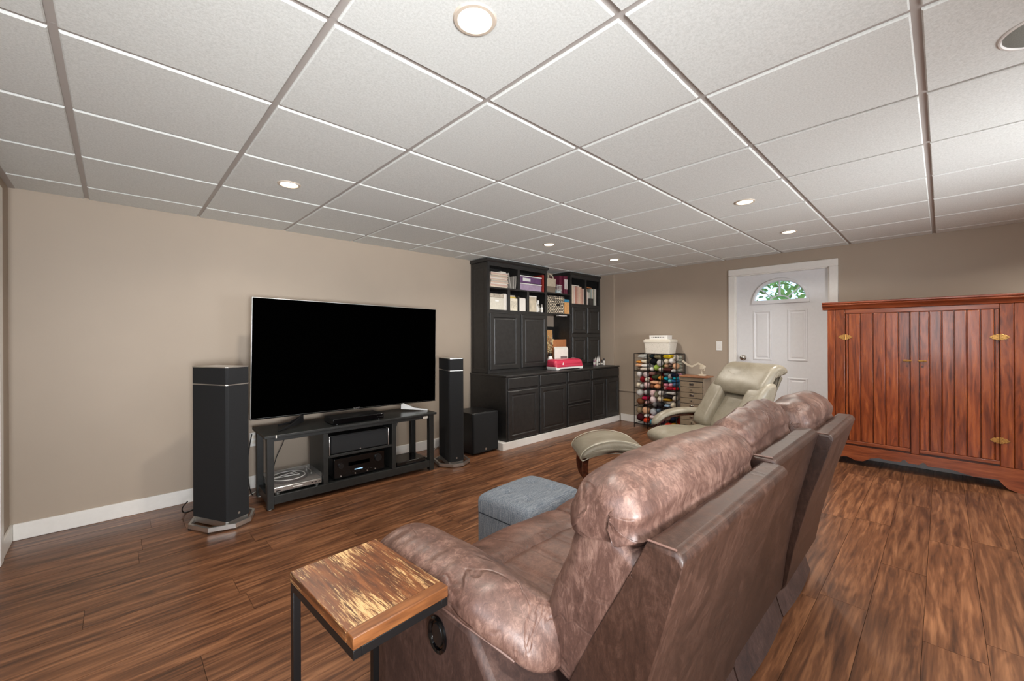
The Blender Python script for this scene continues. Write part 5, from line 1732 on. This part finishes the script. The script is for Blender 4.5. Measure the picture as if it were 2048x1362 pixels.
# ================================================================== brown reclining sofa
SO = Vector((1.92, -0.98, 0))
sofa = thing('sofa', 'large brown suede-leather three seat reclining sofa seen from behind', 'sofa', SO)
TS_ = Matrix.Translation(-SO)
SWAP = Matrix(((0, 1, 0, 0), (1, 0, 0, 0), (0, 0, 1, 0), (0, 0, 0, 1)))
MODS = [(0.885, 1.63, 0.0, 0.0), (1.638, 2.252, 0.03, 0.012), (2.262, 2.885, -0.018, -0.008)]
for i, (x0, x1, dy, dz) in enumerate(MODS):
    sh = [(-1.478, 0.865), (-1.538, 0.865), (-1.552, 0.848), (-1.512, 0.70), (-1.475, 0.57), (-1.42, 0.32), (-1.395, 0.16), (-1.375, 0.13), (-1.25, 0.13), (-1.22, 0.30), (-1.286, 0.486), (-1.345, 0.61), (-1.413, 0.737)]
    sh = [(y + dy * min(1, z / 0.8), z + dz * z) for y, z in sh]
    b = B()
    b.faces([[(x, y, z) for y, z in sh] for x in (x0, x0 + 0.02, (x0 + x1) / 2, x1 - 0.02, x1)], True, True)
    b.move(TS_)
    bs_ = obj('back_shell', b, MAT['sofa_back_shaded'], sofa, bevel=0.009, seg=3)
    # stitched edge along the top rear corner
    b = B().tube([(x0 + 0.004, -1.478 + dy, 0.8655 + dz), (x0 + 0.004, -1.536 + dy, 0.8655 + dz)], 0.0022, 6).move(TS_)
    obj('piping', b, MAT['sofa_piping'], bs_, smooth=True)
    bc = [(-1.48, 0.80), (-1.44, 0.83), (-1.36, 0.868), (-1.30, 0.835), (-1.262, 0.755), (-1.205, 0.64), (-1.182, 0.56), (-1.192, 0.49), (-1.235, 0.452), (-1.31, 0.46), (-1.40, 0.58), (-1.465, 0.72)]
    fy = dy if i != 1 else -0.012
    bc = [(y + (fy - 0.035 * (i == 1) if y > -1.36 else dy) * min(1, z / 0.8), z + dz) for y, z in bc]
    def warp_back(x, y, z, x0=x0, x1=x1):
        t = (x - x0) / (x1 - x0)
        return (x, y + 0.022 * sin(pi * min(max(t, 0), 1)) * (1 if y > -1.32 else 0.3), z)
    b = B().pillow(spline(bc, 5), x0 + 0.002, x1 - 0.002, 0.04, m=5, n=22, warp=warp_back, fan=False)
    b.rough(0.010, 7.0, i * 3.1).rough(0.004, 22.0, i).move(TS_)
    obj('back_cushion', b, MAT['sofa'], sofa, smooth=True, sub=1)
    hr = [(-1.462, 0.868), (-1.466, 0.90), (-1.44, 0.945), (-1.385, 0.968), (-1.32, 0.955), (-1.275, 0.91), (-1.262, 0.855), (-1.285, 0.805), (-1.36, 0.80), (-1.43, 0.81), (-1.468, 0.84)]
    hr = [(y + (fy if y > -1.36 else dy), z + dz) for y, z in hr]
    def warp_head(x, y, z, x0=x0, x1=x1):
        t = min(max((x - x0) / (x1 - x0), 0), 1)
        return (x, y, z + 0.018 * sin(pi * t) * (1 if z > 0.88 else 0.2))
    b = B().pillow(spline(hr, 6), x0 - 0.012 if i == 0 else x0 + 0.002, x1 - 0.002, 0.07, m=6, n=24, warp=warp_head, fan=False)
    b.rough(0.012, 9.0, 5 + i * 2.7).rough(0.005, 26.0, i + 9).move(TS_)
    obj('headrest', b, MAT['sofa'], sofa, smooth=True, sub=1)
# flared skirts at the floor behind the backs
for i, (x0, x1) in enumerate(((1.175, 1.725), (1.735, 2.282), (2.292, 2.835))):
    rings = []
    for q in range(9):
        t = q / 8
        x = x0 + (x1 - x0) * t
        out = 0.012 * sin(pi * t)
        rings.append([(x, -1.300, 0.225), (x, -1.312, 0.228), (x, -1.378 - out, 0.02), (x, -1.384 - out, 0.006), (x, -1.372 - out, 0.004), (x, -1.362, 0.02)])
    b = B()
    b.faces(rings)
    b.move(TS_)
    obj('skirt', b, MAT['sofa_dark'], sofa, smooth=True, angle=50)
b = B().box(1.0, 2.96, -1.29, -0.66, 0.04, 0.30).move(TS_)
obj('base', b, MAT['sofa_dark'], sofa, bevel=0.02)
for i, (x0, x1) in enumerate(((1.0, 1.628), (1.632, 2.248), (2.252, 2.95))):
    sp = [(-1.25, 0.43), (-1.2, 0.478), (-1.05, 0.482), (-0.88, 0.476), (-0.74, 0.478), (-0.64, 0.466), (-0.575, 0.425), (-0.555, 0.34), (-0.565, 0.22), (-0.59, 0.11), (-0.66, 0.10), (-0.68, 0.305), (-1.2, 0.31)]
    def warp_seat(x, y, z, x0=x0, x1=x1):
        if z > 0.4:
            z -= 0.014 * math.exp(-((y + 0.80) / 0.014) ** 2)
            for q in range(1, 5):
                xc = x0 + (x1 - x0) * q / 5
                if y < -0.80:
                    z -= 0.006 * math.exp(-((x - xc) / 0.012) ** 2)
            z += 0.012 * sin(pi * (x - x0) / (x1 - x0))
        return (x, y, z)
    b = B().pillow(spline(sp, 8), x0, x1, 0.05, m=5, n=40, warp=warp_seat)
    b.rough(0.007, 8.0, 20 + i).move(TS_)
    obj('seat_cushion', b, MAT['sofa_seat'], sofa, smooth=True)


def sofa_arm(mirror):
    MM = Matrix(((-1, 0, 0, 3.965), (0, 0.72, 0, -0.2744), (0, 0, 1, -0.012), (0, 0, 0, 1))) if mirror else Matrix()
    b = B()
    b.prism([(-1.33, 0.045), (-1.33, 0.34), (-1.19, 0.455), (-1.09, 0.565), (-0.70, 0.57), (-0.60, 0.53), (-0.585, 0.42), (-0.585, 0.045)], 0.744, 0.985, 'x')
    b.move(TS_ @ MM)
    a = obj('arm_panel', b, MAT['sofa_dark'], sofa, bevel=0.018, seg=3)
    pr = [(0.738, 0.572), (0.726, 0.602), (0.742, 0.637), (0.795, 0.662), (0.86, 0.660), (0.93, 0.618), (0.985, 0.555), (1.005, 0.49), (0.975, 0.46), (0.87, 0.51), (0.78, 0.548)]

    def bend(y):
        """inward shift and drop of the arm towards its rear and front end"""
        r_ = max(0.0, (-1.06 - y) / 0.18)
        f_ = max(0.0, (y + 0.85) / 0.28)
        return 0.085 * r_ ** 1.6, -0.085 * r_ ** 1.8 - 0.035 * f_ ** 2

    def warp_arm(x, y, z):
        # here x runs along world y, y along world x
        sx, sz = bend(x)
        k_ = min(1.0, max(0.0, (0.98 - y) / 0.2))
        return (x, y + sx * k_, z + sz * (0.35 + 0.65 * k_))
    b = B().pillow(spline(pr, 6), -1.255, -0.572, 0.05, 0.085, m=6, n=40, warp=warp_arm)
    b.rough(0.007, 9.0, 3.3)
    # soft cross wrinkles on the outer shoulder
    for v in b.bm.verts:
        x, y, z = v.co
        if y < 0.86 and -1.20 < x < -0.62:
            k_ = math.exp(-((y - 0.765) / 0.05) ** 2)
            v.co.z += 0.0045 * k_ * sin(x * 95.0 + 9 * y) * (0.6 + 0.4 * noise.noise(Vector((x * 6, y * 4, 1))))
    b.move(TS_ @ MM @ SWAP)
    obj('arm_cushion', b, MAT['sofa'], sofa, smooth=True, sub=1)
    pts = []
    for q in range(21):
        t = q / 20
        y = -1.20 + 0.585 * t
        sx, sz = bend(y)
        pts.append((0.7345 + sx, y, 0.577 + sz))
    b = B().tube(pts, 0.0035, 6).move(TS_ @ MM)
    obj('piping', b, MAT['sofa_piping'], a, smooth=True)
    return a


la = sofa_arm(False)
sofa_arm(True)
HM = TS_ @ Matrix.Translation((0.7435, -0.962, 0.487)) @ Matrix.Rotation(radians(-90), 4, 'Y') @ Matrix.Diagonal((1.15, 0.95, 1, 1))
b = B().lathe([(0.041, 0.0), (0.041, 0.006), (0.037, 0.009), (0.032, 0.006), (0.030, 0.0015), (0.012, 0.0008)], 28, HM)
hd = obj('recline_handle', b, MAT['gloss_black'], sofa, smooth=True)
b = B().lathe([(0.026, 0.0018), (0.024, 0.0045), (0.012, 0.0055)], 20, HM)
obj('lever_plate', b, MAT['black_plastic'], hd, smooth=True)
for x in (0.80, 3.05):
    for y in (-1.28, -0.66):
        obj('foot', B().cyl((x, y, 0), (x, y, 0.03), 0.025, 12).move(TS_), MAT['black_plastic'], sofa)

# ================================================================== C-shaped side table
TZ = 0.65
ct = thing('side_table', 'small C-shaped side table with a distressed wooden top beside the sofa arm', 'side table', (0.596, -0.86, 0), radians(3.0))
w, l = 0.122, 0.178
TTOP = obj('table_top', B().box(-w, w, -l + 0.032, l, TZ - 0.026, TZ), MAT['worn'], ct, bevel=0.002)
obj('end_board', B().box(-w, w, -l, -l + 0.031, TZ - 0.026, TZ + 0.0006), MAT['worn_edge'], ct, bevel=0.002)
fm = MAT['black_wire']
b = B()
for s in (-1, 1):
    x0, x1 = sorted((s * (w - 0.001), s * (w - 0.02)))
    b.box(x0, x1, -l + 0.001, l - 0.001, TZ - 0.047, TZ - 0.0265)
b.box(-w + 0.02, w - 0.02, -l + 0.001, -l + 0.02, TZ - 0.047, TZ - 0.0265).box(-w + 0.02, w - 0.02, l - 0.02, l - 0.001, TZ - 0.047, TZ - 0.0265)
obj('top_frame', b, fm, ct, bevel=0.001)
for s in (-1, 1):
    x0, x1 = sorted((s * (w - 0.001), s * (w - 0.02)))
    obj('leg', B().box(x0, x1, l - 0.02, l - 0.001, 0.0205, TZ - 0.0475), fm, ct, bevel=0.001)
b = B()
for s in (-1, 1):
    x0, x1 = sorted((s * (w - 0.001), s * (w - 0.02)))
    b.box(x0, x1, -l + 0.001, l - 0.001, 0, 0.02)
b.box(-w + 0.02, w - 0.02, l - 0.02, l - 0.001, 0, 0.02)
obj('base_frame', b, fm, ct, bevel=0.001)

# ================================================================== grey tufted storage ottoman
go = thing('storage_ottoman', 'blue-grey linen storage ottoman with four tufted buttons in front of the sofa', 'ottoman', (1.738, -0.345, 0), radians(3.0))
gw, gd = 0.222, 0.185
obj('body', lofted([(gw * 2 - .006, gd * 2 - .006, 0.02), (gw * 2 - .006, gd * 2 - .006, 0.345)], 0.02), MAT['linen'], go, smooth=True, angle=40)
buttons = [(-0.1, -0.075), (0.1, -0.075), (-0.1, 0.075), (0.1, 0.075)]
b = B()
nx, ny = 44, 38
def top_z(u, v):
    e = max(abs(u) / gw, abs(v) / gd)
    z = 0.452 - 0.012 * (u / gw) ** 4 - 0.012 * (v / gd) ** 4
    for bx_, by in buttons:
        d2 = (u - bx_) ** 2 + (v - by) ** 2
        z -= 0.016 * math.exp(-d2 / 0.0007) + 0.004 * math.exp(-d2 / 0.004)
    return z
rc = 0.028
grid = []
for j in range(ny + 1):
    rowv = []
    for i in range(nx + 1):
        u, v = -gw + 2 * gw * i / nx, -gd + 2 * gd * j / ny
        # squash into rounded corners and rolled edges
        eu, ev = max(0, abs(u) - (gw - rc)) / rc, max(0, abs(v) - (gd - rc)) / rc
        e = min(1.0, math.hypot(eu, ev))
        drop = rc * (1 - math.sqrt(max(0, 1 - e * e)))
        if math.hypot(eu, ev) > 1:
            k_ = 1 / math.hypot(eu, ev)
            u = math.copysign(gw - rc + rc * eu * k_, u)
            v = math.copysign(gd - rc + rc * ev * k_, v)
        rowv.append(b.bm.verts.new((u, v, top_z(u, v) - drop)))
    grid.append(rowv)
for j in range(ny):
    for i in range(nx):
        b.bm.faces.new((grid[j][i], grid[j][i + 1], grid[j + 1][i + 1], grid[j + 1][i]))
rim = [grid[0][i] for i in range(nx + 1)] + [grid[j][nx] for j in range(1, ny + 1)] + [grid[ny][i] for i in range(nx - 1, -1, -1)] + [grid[j][0] for j in range(ny - 1, 0, -1)]
low = [b.bm.verts.new((v.co.x, v.co.y, 0.352)) for v in rim]
for i in range(len(rim)):
    j = (i + 1) % len(rim)
    b.bm.faces.new((rim[i], rim[j], low[j], low[i]))
b.bm.faces.new(low)
obj('lid', b, MAT['linen'], go, smooth=True, angle=50)
for bx_, by in buttons:
    obj('button', B().ball((bx_, by, top_z(bx_, by) + 0.002), 0.011, 12, 7, (1, 1, .5)), MAT['linen'], go, smooth=True)
for x in (-0.19, 0.19):
    for y in (-0.15, 0.15):
        obj('foot', B().cyl((x, y, 0), (x, y, 0.02), 0.016, 10), MAT['black_plastic'], go)

# ================================================================== sage leather recliner and its footstool
def smoothp(p, n=5):
    return spline(p, n)


CL = MAT['chair_leather']


def swivel_base(t, rad, col_top):
    obj('base_ring', B().lathe([(rad - 0.045, 0.004), (rad - 0.05, 0.02), (rad - 0.04, 0.034), (rad - 0.01, 0.034), (rad, 0.02), (rad - 0.004, 0.004), (rad - 0.045, 0.004)], 40, cap=False), MAT['dark_wood'], t, smooth=True)
    b = B()
    b.box(-rad + 0.04, rad - 0.04, -0.03, 0.03, 0.012, 0.03)
    obj('base_bar', b, MAT['dark_wood'], t, bevel=0.004)
    obj('column', B().lathe([(0.032, 0.0305), (0.032, col_top)], 20), MAT['dark_metal'], t, smooth=True)


ch = thing('recliner_chair', 'sage-beige leather lounge recliner with a wooden frame before the white door', 'chair', (3.96, -0.38, 0), radians(60))
swivel_base(ch, 0.30, 0.30)
seat = [(-0.24, 0.35), (-0.22, 0.42), (-0.05, 0.415), (0.12, 0.43), (0.30, 0.425), (0.40, 0.385), (0.405, 0.325), (0.33, 0.285), (0.0, 0.31)]
obj('seat_cushion', B().pillow(smoothp(seat), -0.285, 0.285, 0.06, m=5, n=10).rough(0.004, 9, 2), CL, ch, smooth=True, sub=1)
bk_c = [(-0.20, 0.40), (-0.19, 0.46), (-0.30, 0.62), (-0.42, 0.78), (-0.50, 0.80), (-0.46, 0.70), (-0.36, 0.54), (-0.27, 0.40)]
obj('back_cushion', B().pillow(smoothp(bk_c), -0.17, 0.17, 0.02, m=3, n=8).rough(0.004, 9, 4), MAT['chair_leather'], ch, smooth=True)
for s in (-1, 1):
    bo = [(-0.16, 0.40), (-0.13, 0.48), (-0.23, 0.64), (-0.36, 0.82), (-0.47, 0.86), (-0.50, 0.78), (-0.40, 0.56), (-0.28, 0.38)]
    x0, x1 = sorted((s * 0.13, s * 0.33))
    obj('back_bolster', B().pillow(smoothp(bo), x0, x1, 0.045, m=5, n=4).rough(0.003, 12, 5 + s), CL, ch, smooth=True, sub=1)
hp = [(-0.335, 0.74), (-0.345, 0.82), (-0.42, 0.92), (-0.49, 0.99), (-0.57, 1.015), (-0.635, 0.985), (-0.645, 0.94), (-0.60, 0.915), (-0.55, 0.92), (-0.50, 0.86), (-0.46, 0.78), (-0.40, 0.74)]
obj('headrest', B().pillow(smoothp(hp), -0.30, 0.30, 0.05, m=5, n=12).rough(0.004, 8, 8), CL, ch, smooth=True, sub=1)
sp = [(-0.28, 0.36), (-0.37, 0.52), (-0.48, 0.74), (-0.56, 0.90), (-0.60, 0.905), (-0.53, 0.72), (-0.42, 0.50), (-0.33, 0.34)]
obj('back_shell', B().pillow(smoothp(sp), -0.27, 0.27, 0.03, m=3, n=6), CL, ch, smooth=True)
for s in (-1, 1):
    pts = spline([(s * 0.375, -0.27, 0.515), (s * 0.375, -0.12, 0.53), (s * 0.375, 0.03, 0.525), (s * 0.375, 0.17, 0.49), (s * 0.375, 0.27, 0.41)], 5, False)
    sec = spline([(-.05, -.018), (-.056, 0.004), (-.035, .026), (0, .032), (.035, .026), (.056, .004), (.05, -.018), (0, -.022)], 2)
    b = B()
    b.tube(pts, 0.03, section=[(p[0], p[1]) for p in sec], taper=[1.0] * (len(pts) - 5) + [0.99, 0.95, 0.87, 0.70, 0.35])
    obj('arm_pad', b, CL, ch, smooth=True, sub=1)
    pts = spline([(s * 0.375, -0.24, 0.49), (s * 0.375, 0.0, 0.488), (s * 0.375, 0.14, 0.46), (s * 0.375, 0.235, 0.39), (s * 0.36, 0.22, 0.30), (s * 0.31, 0.08, 0.262), (s * 0.28, -0.10, 0.262)], 5, False)
    b = B()
    b.tube(pts, 0.02, section=[(-.026, -.009), (.026, -.009), (.026, .009), (-.026, .009)])
    obj('arm_frame', b, MAT['dark_wood'], ch, bevel=0.003)
obj('under_frame', B().box(-0.29, 0.29, -0.13, 0.13, 0.262, 0.30), MAT['dark_wood'], ch, bevel=0.006)

fs = thing('footstool', 'sage-beige leather footstool with an arched cushion on a bent wood frame', 'footstool', (3.075, 0.03, 0), radians(48))
fp = [(-0.265, 0.30), (-0.275, 0.345), (-0.22, 0.40), (-0.11, 0.44), (0.0, 0.452), (0.11, 0.44), (0.22, 0.40), (0.275, 0.345), (0.265, 0.30), (0.20, 0.325), (0.08, 0.352), (-0.08, 0.352), (-0.20, 0.325)]
b = B().pillow(smoothp(fp), -0.21, 0.21, 0.05, m=5, n=10).rough(0.003, 8, 3)
fc = obj('cushion', b, CL, fs, smooth=True, sub=1)
for s in (-1, 1):
    pts = [(s * 0.197, p[0] * 0.985, p[1] * 0.985 + 0.006) for p in smoothp(fp, 4)]
    obj('piping', B().tube(pts, 0.0035, 6, True), MAT['piping'], fc, smooth=True)
swivel_base(fs, 0.21, 0.06)
for s in (-1, 1):
    pts = spline([(s * 0.12, -0.215, 0.325), (s * 0.12, -0.225, 0.20), (s * 0.12, -0.19, 0.095), (s * 0.12, -0.10, 0.06), (s * 0.12, 0.10, 0.06), (s * 0.12, 0.19, 0.095), (s * 0.12, 0.225, 0.20), (s * 0.12, 0.215, 0.325)], 5, False)
    b = B()
    b.tube(pts, 0.02, section=[(-.024, -.010), (.024, -.010), (.024, .010), (-.024, .010)])
    obj('bent_frame', b, MAT['dark_wood'], fs, bevel=0.003)
